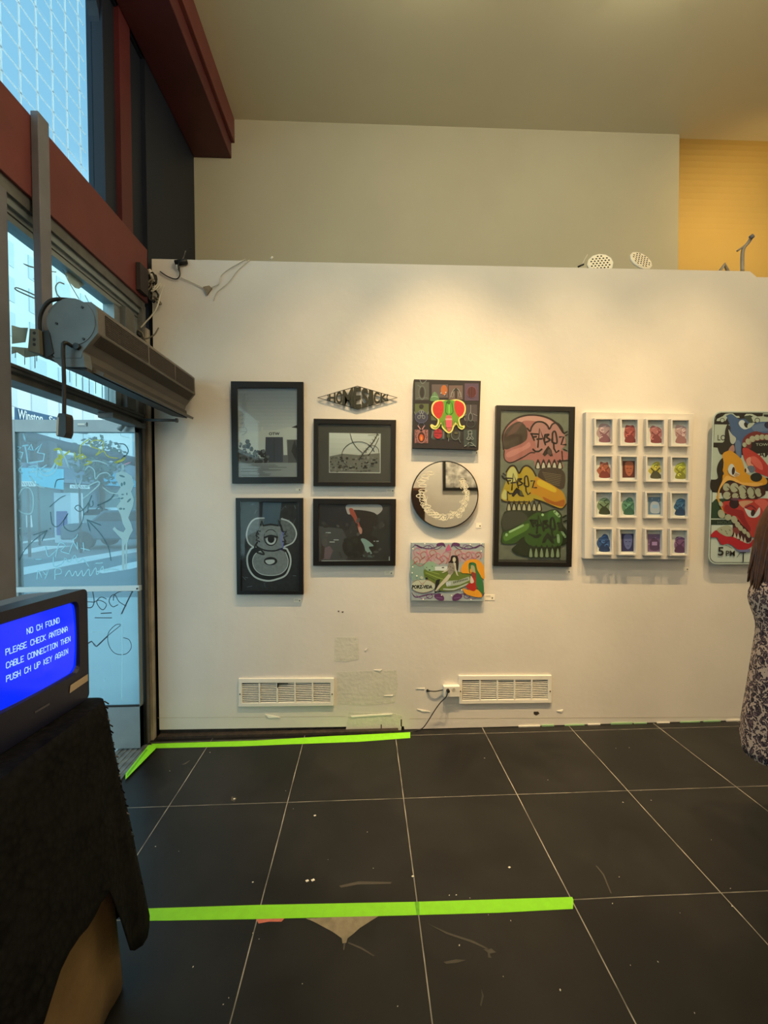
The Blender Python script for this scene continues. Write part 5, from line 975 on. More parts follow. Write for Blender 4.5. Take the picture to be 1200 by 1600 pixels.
for x in (709,): p = W(x, 1077, .036); b.cyl((p.x, D - 0.037, p.z), (0, 1, 0), 0.012, 0.003, M_cable_w, 14); b.box(p.x - 0.005, p.x - 0.003, D - 0.038, D - 0.036, p.z - 0.002, p.z + 0.006, M_blk); b.box(p.x + 0.003, p.x + 0.005, D - 0.038, D - 0.036, p.z - 0.002, p.z + 0.006, M_blk)
b.build('socket', ot)
pc = root('power_cable', W(655, 1141, 0.02), 'thin black cable hanging from the outlet to the floor edge', 'cable')
b = MB(); p = W(700, 1079, 0.045); b.cyl((p.x, D - 0.06, p.z), (0, 1, 0), 0.011, 0.022, M_rub, 12); b.build('plug', pc)
b = MB(); b.tube(smooth([W(700, 1080, 0.06), W(697, 1089, 0.06), W(688, 1098, 0.045), W(678, 1112, 0.035), W(668, 1128, 0.03), W(660, 1138, 0.025), W(650, 1141.5, 0.02), W(640, 1143, 0.02)], 6), 0.0035, M_blk, 6); b.build('cord', pc)
b = MB(); b.tube(smooth([W(692, 1078, 0.012), W(682, 1080, 0.02), W(674, 1080, 0.015), W(668, 1079, 0.003)], 6), 0.0035, M_rub, 6); b.cyl(W(668, 1079, 0.001), (0, -1, 0), 0.010, 0.002, M_blk, 12); b.tube([W(668, 1079, 0.004), W(671, 1080, 0.012)], 0.006, M_rub, 8)
o = b.build('short_grey_cable'); tag(o, 'short cable from a hole in the wall to the outlet box', 'cable')
# repairs and scars of the wall (parts of the partition)
def patch(pts, m, t=0.0012, nm='wall_patch'):
    b = MB(); b.slab([W(x, y, t) for x, y in pts], (0, t - 0.0002, 0), m); o = b.build(nm, PART); o['kind'] = 'structure'; return o
M_pat = mat('pale_green_patch', (208, 206, 192), 0.55, var=0.05, scale=12, bump=0.35, bscale=40)
patch([(523, 996), (560, 995), (561, 1030), (541, 1034), (522, 1033)], M_pat); patch([(526, 1050), (619, 1047), (622, 1068), (617, 1098), (570, 1103), (528, 1100)], M_pat, 0.0008)
patch([(545, 1113), (612, 1114), (628, 1118), (627, 1142), (590, 1141), (540, 1142)], M_pat, 0.001)
M_tear = mat('torn_paint', (244, 240, 226), 0.7)
for q in ([(414, 1116), (420, 1122), (438, 1121), (425, 1118)], [(548, 1119), (575, 1117), (613, 1115), (613, 1117), (580, 1119), (550, 1121)], [(600, 1087), (614, 1086), (613, 1088)], [(584, 1047), (597, 1046), (594, 1049)], [(650, 1076), (664, 1075), (664, 1077)], [(652, 1108), (664, 1110), (672, 1112), (660, 1112)], [(870, 1111), (880, 1109), (878, 1113)], [(570, 1016), (574, 1013), (572, 1017)]):
    b = MB(); b.slab([W(x, y, 0.004) for x, y in q], (0, 0.003, 0), M_tear); o = b.build('torn_edge', PART); o['kind'] = 'structure'
for q in ([(834, 1112), (841, 1112), (843, 1115), (838, 1118), (834, 1116)], [(626, 1124), (628, 1124), (628, 1135), (626, 1135)], [(595, 1132), (596.5, 1132), (596.5, 1140), (595, 1140)], [(527, 955), (530, 954), (530, 957)], [(533, 956), (537, 955), (536, 958)]):
    b = MB(); b.slab([W(x, y, 0.0012) for x, y in q], (0, 0.001, 0), M_grime_gap); o = b.build('chipped_hole', PART); o['kind'] = 'structure'
# board seams on the wall foot
b = MB(); M_seam = mat('seam_shadow_line', (188, 178, 156), 0.7)
for x0_, x1_, y_ in ((246, 540, 1121), (640, 1165, 1122)):
    b.slab([W(x0_, y_ + 1, .0008), W(x1_, y_ - 1.5, .0008), W(x1_, y_ - 2.0, .0008), W(x0_, y_ + .4, .0008)], (0, 0.0006, 0), M_seam)
o = b.build('board_seam', PART); o['kind'] = 'structure'
# green painter's line remnants at the foot on the right
b = MB(); M_pg = mat('pale_green_paint_line', (150, 190, 140), 0.7)
for k in range(10):
    x = 810 + k * 36; p_, q_ = W(x, 1132), W(x + rr.uniform(18, 34), 1132); b.box(p_.x, q_.x, D - 0.006, D - 0.001, 0.0, rr.uniform(.006, .014), (M_pg, M_white)[k % 3 == 0])
o = b.build('skirting_paint_line', PART); o['kind'] = 'structure'

# perforated discs and bits on top of the partition
def disc(px, py, r_, tilt, rz, lb):
    c_p = pl(px, py, 1, D + 0.08); r = root('perforated_disc', c_p - Vector((0, 0, r_)), lb, 'disc', 'perforated discs on the partition')
    n = Vector((math.sin(rz), -1, math.sin(tilt))).normalized(); u = n.cross(Vector((0, 0, 1))).normalized(); v = u.cross(n)
    b = MB(); b.cyl(c_p, n, r_, 0.012, M_white, 12); b.cyl(c_p + n * 0.012, n, r_ * .88, 0.003, mat('cream_plastic', (240, 232, 208), 0.5), 32); b.build('plate', r)
    b = MB()
    for i in range(-3, 4):
        for j in range(-3, 4):
            x = (i + 0.5 * (j % 2)) * r_ * .27; y = j * r_ * .24
            if math.hypot(x, y) < r_ * .74: b.cyl(c_p + n * 0.0152 + u * x + v * y, n, r_ * .075, 0.0006, M_blk, 10)
    b.build('holes', r)
disc(937, 414, 0.088, 0.35, -0.2, 'left of two white perforated discs, half sunk behind the partition top'); disc(1000, 409, 0.088, 0.5, 0.2, 'right of two white perforated discs, leaning on the partition top')
b = MB(); b.tube([W(908, 416, -.08), W(918, 398, -.1)], 0.004, M_cable_w, 6); b.tube([W(903, 417, -.08), W(912, 413, -.08)], 0.006, M_rub, 6); o = b.build('wire_stub'); tag(o, 'small wire stub left of the perforated discs', 'wire')
b = MB(); b.tube(smooth([W(1160, 424, -.1), W(1160, 400, -.1), W(1162, 388, -.1), W(1170, 378, -.08), W(1175, 369, -.06)], 5), 0.012, M_beige, 8); b.tube([W(1152, 392, -.1), W(1166, 382, -.1)], 0.007, M_beige, 6); b.tube([W(1172, 372, -.06), W(1177, 368, -.05)], 0.016, M_post, 8)
o = b.build('bent_pipe'); tag(o, 'bent rusty pipe standing behind the partition top at the ochre wall', 'pipe')
b = MB(); b.tube([W(1124, 425, -.1), W(1132, 413, -.1), W(1139, 427, -.1)], 0.012, M_beige, 6); o = b.build('bent_metal_scrap'); tag(o, 'small bent metal scrap on the partition top near the pipe', 'scrap')
b = MB(); b.tube([W(423, 405, -.06), W(426, 401, -.06)], 0.006, M_white, 6); o = b.build('white_chip'); tag(o, 'tiny white chip on the partition top above the framed photographs', 'chip')

# ------------------------------------------------------------------ tapes and marks on the floor
def fl(x, y, z=0.0): return pl(x, y, 2, z)
def strip(pts, lb, m=M_green, nm='green_tape', z=0.0008, mats2=None):
    b = MB(); b.slab([fl(x, y, z) for x, y in pts], (0, 0, -0.0007), m)
    if mats2:
        for q, m_ in mats2: b.slab([fl(x, y, z + .0004) for x, y in q], (0, 0, -0.0005), m_)
    o = b.build(nm); tag(o, lb, 'tape', 'lime green floor tapes'); return o
strip([(212, 1420), (400, 1414), (650, 1409), (894, 1401.5), (896, 1406), (895, 1420), (780, 1426), (640, 1430), (400, 1436), (212, 1439)], 'wide lime green tape strip across the open floor',
      mats2=[([(648, 1409.2), (655, 1409), (655.5, 1429), (651, 1429.5)], M_green2)])
strip([(236, 1162), (300, 1160), (400, 1157), (500, 1151), (600, 1146), (641, 1144), (641, 1153), (560, 1159), (450, 1163), (380, 1166), (243, 1169)], 'thin lime green tape along the foot of the white wall')
strip([(196, 1209), (232, 1164), (246, 1164), (243, 1170), (196, 1218)], 'folded lime green tape along the door threshold', z=0.0125, mats2=[([(198, 1210), (228, 1171), (231, 1171), (199, 1213)], M_green2)])
def mark(pts, m, nm, z=0.0006):
    b = MB(); b.slab([fl(x, y, z) for x, y in pts], (0, 0, -0.0005), m); o = b.build(nm, FLOOR); o['kind'] = 'structure'; return o
M_conc = mat('bare_cement', (150, 138, 112), 0.9, var=0.3, scale=25); M_pinkp = mat('salmon_paint_chip', (206, 116, 96), 0.8, var=0.2, scale=40)
mark([(478, 1435), (520, 1433), (560, 1432), (592, 1431), (576, 1441), (562, 1450), (552, 1459), (543, 1466), (541, 1473), (535, 1474), (534, 1466), (520, 1456), (505, 1448), (490, 1440)], M_conc, 'exposed_cement'); mark([(400, 1435), (445, 1434), (440, 1440), (420, 1440), (404, 1443)], M_pinkp, 'exposed_paint')
M_scr = mat('floor_scratch', (74, 69, 60), 0.8)
for q in ([(545, 1472), (565, 1480), (585, 1493), (583, 1494), (562, 1482), (543, 1474)], [(540, 1474), (538, 1484), (536, 1484), (537, 1474)], [(668, 1443), (700, 1457), (740, 1470), (765, 1483), (763, 1484), (735, 1472), (697, 1459)], [(755, 1483), (768, 1482), (775, 1488), (765, 1490), (768, 1497), (763, 1496), (762, 1488)], [(693, 1503), (712, 1499), (728, 1500), (715, 1504), (698, 1506)], [(752, 1545), (756, 1556), (752, 1572), (750, 1570), (753, 1556)], [(530, 1384), (560, 1377), (612, 1378), (610, 1381), (560, 1382), (533, 1387)], [(285, 1195), (292, 1190), (297, 1188), (290, 1194)], [(932, 1352), (944, 1366), (956, 1396), (954, 1396), (942, 1367), (931, 1353)], [(362, 1244), (370, 1247), (366, 1253), (361, 1250)]):
    mark(q, M_scr, 'scratch')
rr = random.Random(21); b = MB()
for k in range(40):
    x, y = rr.uniform(240, 1180), rr.uniform(1165, 1590)
    c_ = fl(x, y, 0.0); s_ = rr.uniform(0.0008, 0.0022); an = rr.uniform(0, 3); d_ = Vector((math.cos(an), math.sin(an), 0)) * s_ * rr.uniform(1, 2); e_ = Vector((-d_.y, d_.x, 0)) * 0.6
    b.slab([c_ + d_ + Vector((0, 0, .0012)), c_ + e_ + Vector((0, 0, .0012)), c_ - d_ + Vector((0, 0, .0012)), c_ - e_ + Vector((0, 0, .0012))], (0, 0, -0.0012), M_card)
for x, y, s_ in ((480, 1376, .008), (489, 1375, .009), (492, 1274, .007), (645, 1369, .006), (796, 1355, .006), (366, 1248, .006), (395, 1378, .004)):
    c_ = fl(x, y, 0.002); b.slab([c_ + Vector((s_, 0, 0)), c_ + Vector((s_ * .3, s_ * .8, 0)), c_ + Vector((-s_, s_ * .2, 0)), c_ + Vector((-s_ * .3, -s_ * .7, 0))], (0, 0, -0.002), M_card)
o = b.build('floor_debris'); tag(o, 'tiny white paint flakes and crumbs scattered on the black tiles', 'debris', kind='stuff')

# ------------------------------------------------------------------ covered table
TZ = 0.974; tx1 = -0.835; tx0 = -1.36; ty1 = 1.40; ty0 = 0.42
tb = root('display_table', ((tx0 + tx1) / 2, (ty0 + ty1) / 2, 0), 'tall rectangular table hidden under black lace cloth and tan skirt', 'table')
b = MB(); M_wood = mat('table_wood', (70, 52, 38), 0.6); b.box(tx0 + .02, tx1 - .02, ty0 + .02, ty1 - .02, TZ - 0.03, TZ - 0.004, M_wood); b.build('tabletop', tb)
for x in (tx0 + .07, tx1 - .07):
    for y in (ty0 + .07, ty1 - .07): b = MB(); b.box(x - .02, x + .02, y - .02, y + .02, 0, TZ - .03, M_wood); b.build('leg', tb)
def perimeter(n_side, rc, inset=0.0):
    x0_, x1_, y0_, y1_ = tx0 + inset, tx1 - inset, ty0 + inset, ty1 - inset; out = []
    cs = [(x1_ - rc, y1_ - rc, 0), (x0_ + rc, y1_ - rc, 90), (x0_ + rc, y0_ + rc, 180), (x1_ - rc, y0_ + rc, 270)]
    for i, (cx_, cy_, a0) in enumerate(cs):
        for k in range(9): an = math.radians(a0 + 90 * k / 8); out.append((Vector((cx_ + rc * math.cos(an), cy_ + rc * math.sin(an), 0)), Vector((math.cos(an), math.sin(an), 0)), 1 - abs(k - 4) / 4))
        nx = cs[(i + 1) % 4]; an = math.radians(a0 + 90); nn_ = Vector((math.cos(an), math.sin(an), 0)); p0 = out[-1][0]; p1 = Vector((nx[0] + rc * math.cos(an), nx[1] + rc * math.sin(an), 0))
        for k in range(1, n_side): out.append((p0.lerp(p1, k / n_side), nn_, 0))
    return out
def lace(name):
    m = bpy.data.materials.new(name); m.use_nodes = True; n = m.node_tree; b = n.nodes['Principled BSDF']
    t = n.nodes.new('ShaderNodeTexCoord'); v = n.nodes.new('ShaderNodeTexVoronoi'); v.inputs['Scale'].default_value = 55; z = n.nodes.new('ShaderNodeTexNoise'); z.inputs['Scale'].default_value = 14
    r = n.nodes.new('ShaderNodeValToRGB'); r.color_ramp.elements[0].color = (0.009, 0.0085, 0.009, 1); r.color_ramp.elements[1].color = (0.002, 0.002, 0.0022, 1); r.color_ramp.elements[0].position = 0.1; r.color_ramp.elements[1].position = 0.5
    a_ = n.nodes.new('ShaderNodeMath'); a_.operation = 'MULTIPLY'; n.links.new(t.outputs['Object'], v.inputs['Vector']); n.links.new(t.outputs['Object'], z.inputs['Vector']); n.links.new(v.outputs['Distance'], a_.inputs[0]); n.links.new(z.outputs['Fac'], a_.inputs[1])
    n.links.new(a_.outputs[0], r.inputs[0]); n.links.new(r.outputs[0], b.inputs['Base Color']); b.inputs['Roughness'].default_value = 0.85; b.inputs['Specular IOR Level'].default_value = 0.15
    bp = n.nodes.new('ShaderNodeBump'); bp.inputs['Strength'].default_value = 0.5; bp.inputs['Distance'].default_value = 0.004; n.links.new(v.outputs['Distance'], bp.inputs['Height']); n.links.new(bp.outputs[0], b.inputs['Normal'])
    return m
M_lace = lace('black_lace'); M_tan = mat('tan_skirt_cloth', (128, 104, 68), 0.8, var=0.35, scale=5, bump=0.2, bscale=80)
def drape(name, dropf, flare, fold, m, inset=0.0, z0=TZ, top=True, rows_=16, seed=0.0, thick=0.002):
    pr = perimeter(26, 0.035, inset); n = len(pr); b = MB(); vs = []; L_ = 0.0
    for j in range(rows_ + 1):
        f_ = j / rows_
        for i, (p, nn_, cr_) in enumerate(pr):
            s_ = i * 0.36 + seed; dr = dropf(p, cr_, s_)
            out_ = (flare + cr_ * 0.04) * f_ + fold * f_ ** 0.8 * (math.sin(s_ * 1.7) + 0.6 * math.sin(s_ * 3.1 + 1) ) * 0.5 + 0.004 * noise.noise(Vector((p.x * 9, p.y * 9, f_ * 5 + seed)))
            vs.append(Vector((p.x, p.y, z0 - dr * f_)) + nn_ * (out_ + (0.004 if j else 0)))
    fs = [(j * n + i, j * n + (i + 1) % n, (j + 1) * n + (i + 1) % n, (j + 1) * n + i) for j in range(rows_) for i in range(n)]
    if top: fs.append(list(range(n)))
    b.add(vs, fs, m, True); b.sm[-1] = False if top else True
    o = b.build(name, None); so = o.modifiers.new('thick', 'SOLIDIFY'); so.thickness = thick; so.offset = 1
    return o
def drop_black(p, cr_, s_):
    d = 0.50 + 0.015 * math.sin(s_ * 2.3)
    dist = math.hypot(p.x - tx1, p.y - ty1); wd_ = 0.10 if p.x > tx1 - 0.01 else 0.4
    k = max(0.0, min(1.0, 1.5 - dist / wd_)); d += 0.30 * k * k * (3 - 2 * k)
    if p.x > tx1 - 0.04: d += 0.12 * max(0, min(1, (1.12 - p.y) / 0.35))
    return d
o = drape('tan_table_skirt', lambda p, c_, s_: TZ - 0.012, 0.03, 0.022, M_tan, 0.02, TZ - 0.004, True, 10, 0.7); tag(o, 'tan gold cloth skirt hanging to the floor under the black lace', 'cloth')
o = drape('black_lace_tablecloth', drop_black, 0.080, 0.016, M_lace, -0.003, TZ + 0.001, True, 18, 0.0); tag(o, 'black lace tablecloth draped over the tall table under the television', 'tablecloth')
# fringe tassels on the hanging corner
b = MB(); rr = random.Random(5)
for k in range(60):
    z = TZ - 0.80 * k / 60; f_ = (TZ - z) / 0.80; x = tx1 + 0.004 + (0.085 + 0.02) * f_ * 0.78; y = ty1 - 0.02 + 0.075 * f_; c_ = Vector((x + rr.uniform(-.004, .004), y + rr.uniform(-.004, .004), z))
    b.tube([c_, c_ + Vector((rr.uniform(0, .01), rr.uniform(0, .01), -rr.uniform(.006, .016)))], 0.002, (M_blk, M_lace, mat('silver_lace_thread', (110, 100, 104), 0.4))[k % 5 // 2 if k % 5 < 4 else 2], 4)
o2 = b.build('lace_fringe', None); o2.parent = o

# ------------------------------------------------------------------ television
tv_a = math.radians(4.2)
tv = empty('crt_television', (-0.884, 1.395, TZ + 0.006), -tv_a); tag(tv, 'old grey tube television showing a blue NO CH FOUND screen', 'television')
Wt, Ht = 0.40, 0.352
M_tv = mat('charcoal_tv_plastic', (20, 23, 46), 0.4); M_tvt = mat('grey_tv_case', (104, 108, 116), 0.5, var=0.06, scale=5)
def loc(mb, name, parent=tv, bevel=0.0, recalc=True):
    o = mb.build(name, None, bevel, recalc=recalc); o.parent = parent; return o
def rr2(y0, y1, z0, z1, r_, x, n=5):
    q = []
    for cy_, cz_, a0 in ((y1 - r_, z1 - r_, 0), (y0 + r_, z1 - r_, 90), (y0 + r_, z0 + r_, 180), (y1 - r_, z0 + r_, 270)):
        for k in range(n + 1): an = math.radians(a0 + 90 * k / n); q.append(Vector((x, cy_ + r_ * math.cos(an), cz_ + r_ * math.sin(an))))
    return q
sy1, sy0, sz0, sz1 = -0.034, -0.345, 0.098, 0.322
# bezel with screen opening
b = MB(); out_ = rr2(-Wt, 0, 0, Ht, 0.018, 0.0); mid = rr2(-Wt, 0, 0, Ht, 0.018, -0.06); inn_ = rr2(sy0, sy1, sz0, sz1, 0.022, -0.002); deep = rr2(sy0 + .006, sy1 - .006, sz0 + .006, sz1 - .006, 0.02, -0.014)
n = len(out_); b.add(mid + out_ + inn_ + deep, [(k * n + i, k * n + (i + 1) % n, (k + 1) * n + (i + 1) % n, (k + 1) * n + i) for k in range(3) for i in range(n)], M_tv, False); loc(b, 'bezel', recalc=False)
b = MB(); rings_ = [rr2(-Wt, 0, 0, Ht, 0.018, -0.06), rr2(-Wt + .004, -.004, 0, Ht - .004, 0.02, -0.061), rr2(-Wt + .012, -.012, 0.0, Ht - .010, 0.03, -0.16), rr2(-Wt + .06, -.06, 0.02, Ht - .05, 0.04, -0.30), rr2(-Wt + .10, -.10, 0.05, Ht - .10, 0.04, -0.38)]
vs = sum(rings_, []); n = len(rings_[0]); fs = [(k * n + i, (k + 1) * n + i, (k + 1) * n + (i + 1) % n, k * n + (i + 1) % n) for k in range(4) for i in range(n)] + [[4 * n + i for i in range(n)]]
b.add(vs, fs, M_tvt, False); loc(b, 'rear_case')
def bulge(y, z): u = (y - (sy0 + sy1) / 2) / ((sy1 - sy0) / 2); v = (z - (sz0 + sz1) / 2) / ((sz1 - sz0) / 2); return -0.014 + 0.009 * (1 - 0.5 * (u * u + v * v))
b = MB(); M_blue = mat('blue_screen', (2, 8, 60), 0.12, emit=(0, 42, 255), es=1.0); g_ = 16; vs = []
for j in range(g_ + 1):
    for i in range(g_ + 1): y = sy0 + (sy1 - sy0) * i / g_; z = sz0 + (sz1 - sz0) * j / g_; vs.append((bulge(y, z), y, z))
b.add(vs, [(j * (g_ + 1) + i, j * (g_ + 1) + i + 1, (j + 1) * (g_ + 1) + i + 1, (j + 1) * (g_ + 1) + i) for j in range(g_) for i in range(g_)], M_blue, True); scr = loc(b, 'screen', recalc=False)
M_txt = mat('cyan_white_screen_text', (10, 20, 60), 0.3, emit=(190, 235, 255), es=1.0)
# dot-matrix capitals traced as strokes, one cell per letter
GL = {'N': [[(0, 0), (0, 6), (4, 0), (4, 6)]], 'O': [[(0, 1), (0, 5), (1, 6), (3, 6), (4, 5), (4, 1), (3, 0), (1, 0), (0, 1)]], 'C': [[(4, 5), (3, 6), (1, 6), (0, 5), (0, 1), (1, 0), (3, 0), (4, 1)]], 'H': [[(0, 0), (0, 6)], [(4, 0), (4, 6)], [(0, 3), (4, 3)]],
      'F': [[(0, 0), (0, 6), (4, 6)], [(0, 3), (3, 3)]], 'U': [[(0, 6), (0, 1), (1, 0), (3, 0), (4, 1), (4, 6)]], 'D': [[(0, 0), (0, 6), (3, 6), (4, 5), (4, 1), (3, 0), (0, 0)]], 'P': [[(0, 0), (0, 6), (3, 6), (4, 5), (4, 4), (3, 3), (0, 3)]],
      'L': [[(0, 6), (0, 0), (4, 0)]], 'E': [[(4, 6), (0, 6), (0, 0), (4, 0)], [(0, 3), (3, 3)]], 'A': [[(0, 0), (0, 4), (2, 6), (4, 4), (4, 0)], [(0, 2), (4, 2)]], 'S': [[(4, 5), (3, 6), (1, 6), (0, 5), (0, 4), (1, 3), (3, 3), (4, 2), (4, 1), (3, 0), (1, 0), (0, 1)]],
      'K': [[(0, 0), (0, 6)], [(4, 6), (0, 3), (4, 0)]], 'T': [[(0, 6), (4, 6)], [(2, 6), (2, 0)]], 'B': [[(0, 0), (0, 6), (3, 6), (4, 5), (4, 4), (3, 3), (0, 3)], [(3, 3), (4, 2), (4, 1), (3, 0), (0, 0)]], 'I': [[(1, 6), (3, 6)], [(2, 6), (2, 0)], [(1, 0), (3, 0)]],
      'Y': [[(0, 6), (2, 3), (4, 6)], [(2, 3), (2, 0)]], 'G': [[(4, 5), (3, 6), (1, 6), (0, 5), (0, 1), (1, 0), (3, 0), (4, 1), (4, 3), (2, 3)]]}
lines_ = [('NO CH FOUND', 7.0), ('PLEASE CHECK ANTENNA', 0.9), ('CABLE CONNECTION THEN', 0.9), ('PUSH CH UP KEY AGAIN', 0.9)]
cw = 0.0103; y_start = -0.280
for li, (tx, c0_) in enumerate(lines_):
    b = MB()
    for ci, ch in enumerate(tx):
        if ch == ' ': continue
        yb_ = y_start + (ci + c0_ - 0.9) * cw; zb_ = 0.272 - li * 0.034
        for st in GL[ch]:
            for (p, q) in zip(st[:-1], st[1:]):
                P0 = Vector((0, yb_ + p[0] * cw * .19, zb_ + p[1] * 0.00245)); P1 = Vector((0, yb_ + q[0] * cw * .19, zb_ + q[1] * 0.00245)); dd = (P1 - P0).normalized(); nv = Vector((0, -dd.z, dd.y)) * 0.00095; P0 -= dd * .0008; P1 += dd * .0008
                b.add([Vector((bulge(v.y, v.z) + .0012, v.y, v.z)) for v in (P0 + nv, P0 - nv, P1 - nv, P1 + nv)], [(0, 1, 2, 3)], M_txt)
    o = loc(b, 'screen_text', recalc=False); o.parent = scr
b = MB(); b.slab([Vector((.0012, y, z)) for y, z in ((-0.082, .052), (-.006, .058), (-.006, .079), (-.078, .074))], (-0.001, 0, 0), mat('beige_sticker', (186, 168, 140), 0.6)); o = loc(b, 'sticker'); tag(o, 'beige paper sticker')
b = MB(); 
for k in range(9): b.box(0.0, 0.001, -0.205 + k * .0055, -0.205 + k * .0055 + .004, 0.052, 0.0575, mat('silver_badge', (120, 118, 126), 0.4, 0.6))
loc(b, 'maker_badge')

# ------------------------------------------------------------------ woman at the right edge
wx, wy = 2.0, 1.90
pn = root('person', (wx, wy, 0), 'woman with long auburn hair in a leopard print dress at the right edge', 'person', None, math.radians(-45))
M_skin = mat('skin', (196, 140, 112), 0.55, var=0.06, scale=20); M_hair = mat('auburn_hair', (92, 52, 28), 0.45, var=0.45, scale=30)
def body_mesh():
    nodes = {}; V = []; E_ = []; R = []
    def nd(k, p, r_, par=None):
        V.append(Vector(p)); R.append(r_ if isinstance(r_, tuple) else (r_, r_)); nodes[k] = len(V) - 1
        if par is not None: E_.append((nodes[par], nodes[k]))
    # figure in profile, facing -x
    nd('pel', (0, 0, .88), (.115, .13)); nd('bel', (-.01, 0, 1.00), (.10, .115), 'pel'); nd('chest', (-.015, 0, 1.17), (.105, .135), 'bel'); nd('sh', (0.0, 0, 1.31), (.075, .12), 'chest'); nd('nk', (0.0, 0, 1.39), (.048, .05), 'sh'); nd('nk2', (-.015, 0, 1.43), (.048, .05), 'nk'); nd('hd', (-.03, 0, 1.50), (.075, .07), 'nk2'); nd('hd2', (-.025, 0, 1.57), (.088, .075), 'hd'); nd('hd3', (-.015, 0, 1.62), (.06, .055), 'hd2')
    nd('nose', (-.125, 0, 1.505), (.012, .011), 'hd')
    for s_, k in ((1, 'l'), (-1, 'r')):
        nd('hip' + k, (.04, s_ * .085, .82), (.085, .085), 'pel'); nd('kn' + k, (.09, s_ * .08, .46), (.055, .052), 'hip' + k); nd('cf' + k, (.13, s_ * .08, .32), (.05, .048), 'kn' + k); nd('an' + k, (.16, s_ * .08, .09), (.032, .03), 'cf' + k); nd('ft' + k, (.10, s_ * .085, .035), (.032, .036), 'an' + k); nd('to' + k, (.01, s_ * .09, .02), (.02, .034), 'ft' + k)
        nd('so' + k, (.01, s_ * .155, 1.305), (.048, .048), 'sh'); nd('el' + k, (.03, s_ * .19, 1.05), (.036, .036), 'so' + k); nd('wr' + k, (.02, s_ * .20, .83), (.024, .022), 'el' + k); nd('pm' + k, (.01, s_ * .20, .76), (.022, .03), 'wr' + k)
        for j in range(4):
            xo = -.025 + j * .018; ln = (.06, .07, .066, .052)[j]
            nd(f'f{j}a' + k, (xo, s_ * .20, .735), .0095, 'pm' + k); nd(f'f{j}b' + k, (xo - .006, s_ * .197, .735 - ln * .6), .0085, f'f{j}a' + k); nd(f'f{j}c' + k, (xo - .016, s_ * .19, .735 - ln), .007, f'f{j}b' + k)
        nd('th' + k, (-.022, s_ * .19, .775), .011, 'pm' + k); nd('th2' + k, (-.04, s_ * .185, .735), .009, 'th' + k)
    me = bpy.data.meshes.new('body'); me.from_pydata(V, E_, []); o = bpy.data.objects.new('body', me); C.objects.link(o)
    sk_ = o.modifiers.new('skin', 'SKIN'); sk_.use_smooth_shade = True
    for i, r_ in enumerate(R): me.skin_vertices[0].data[i].radius = r_
    me.skin_vertices[0].data[0].use_root = True
    ss = o.modifiers.new('s', 'SUBSURF'); ss.levels = 2; ss.render_levels = 2
    bpy.context.view_layer.update(); dg = bpy.context.evaluated_depsgraph_get(); m2 = bpy.data.meshes.new_from_object(o.evaluated_get(dg)); m2.name = 'body'
    bpy.data.objects.remove(o); m2.materials.clear(); m2.materials.append(M_skin)
    for p in m2.polygons: p.use_smooth = True; p.material_index = 0
    o = bpy.data.objects.new('body', m2); C.objects.link(o); return o
bo = body_mesh(); bo.parent = pn
def leopard():
    m = bpy.data.materials.new('leopard_print'); m.use_nodes = True; n = m.node_tree; b = n.nodes['Principled BSDF']; t = n.nodes.new('ShaderNodeTexCoord')
    z = n.nodes.new('ShaderNodeTexNoise'); z.inputs['Scale'].default_value = 22; mx = n.nodes.new('ShaderNodeMixRGB'); mx.inputs[0].default_value = 0.10; n.links.new(t.outputs['Object'], z.inputs['Vector']); n.links.new(t.outputs['Object'], mx.inputs[1]); n.links.new(z.outputs['Color'], mx.inputs[2])
    v = n.nodes.new('ShaderNodeTexVoronoi'); v.inputs['Scale'].default_value = 56; v.feature = 'F1'; n.links.new(mx.outputs[0], v.inputs['Vector'])
    r = n.nodes.new('ShaderNodeValToRGB'); r.color_ramp.interpolation = 'CONSTANT'; e0, e1 = r.color_ramp.elements; e0.position = 0; e0.color = (lin(104), lin(78), lin(80), 1); e1.position = 0.30; e1.color = (lin(34), lin(22), lin(32), 1); e = r.color_ramp.elements.new(0.56); e.color = (lin(186), lin(160), lin(142), 1)
    n.links.new(v.outputs['Distance'], r.inputs[0]); n.links.new(r.outputs[0], b.inputs['Base Color']); b.inputs['Roughness'].default_value = 0.8; return m
M_leo = leopard()
prof_ = [  # z, front reach, back reach, half width
    (0.42, .185, .20, .20), (0.46, .183, .19, .19), (0.55, .176, .18, .185), (0.66, .164, .17, .175), (0.78, .150, .16, .17), (0.88, .140, .16, .165), (0.96, .130, .135, .15), (1.01, .128, .125, .14), (1.06, .142, .12, .145), (1.11, .160, .12, .15), (1.155, .162, .12, .155), (1.20, .145, .115, .16), (1.24, .11, .105, .16), (1.28, .08, .09, .14), (1.30, .06, .075, .09)]
b = MB(); n = 36; vs = []
for j, (z, fr_, bk, hw_) in enumerate(prof_):
    for k in range(n):
        an = 2 * PI * k / n; c_, s_ = math.cos(an), math.sin(an); fold = 1 + 0.05 * max(0, (0.75 - z) / .45) * math.sin(an * 9)
        x = -fr_ * c_ if c_ > 0 else -bk * c_; zz = z + (0.03 * math.sin(an * 3 + 1) if j == 0 else 0); vs.append((x * fold - .015, hw_ * s_ * fold, zz))
b.add(vs, [(j * n + k, j * n + (k + 1) % n, (j + 1) * n + (k + 1) % n, (j + 1) * n + k) for j in range(len(prof_) - 1) for k in range(n)], M_leo, True)
o = b.build('dress', None, subd=1); o.parent = pn; so = o.modifiers.new('t', 'SOLIDIFY'); so.thickness = .003
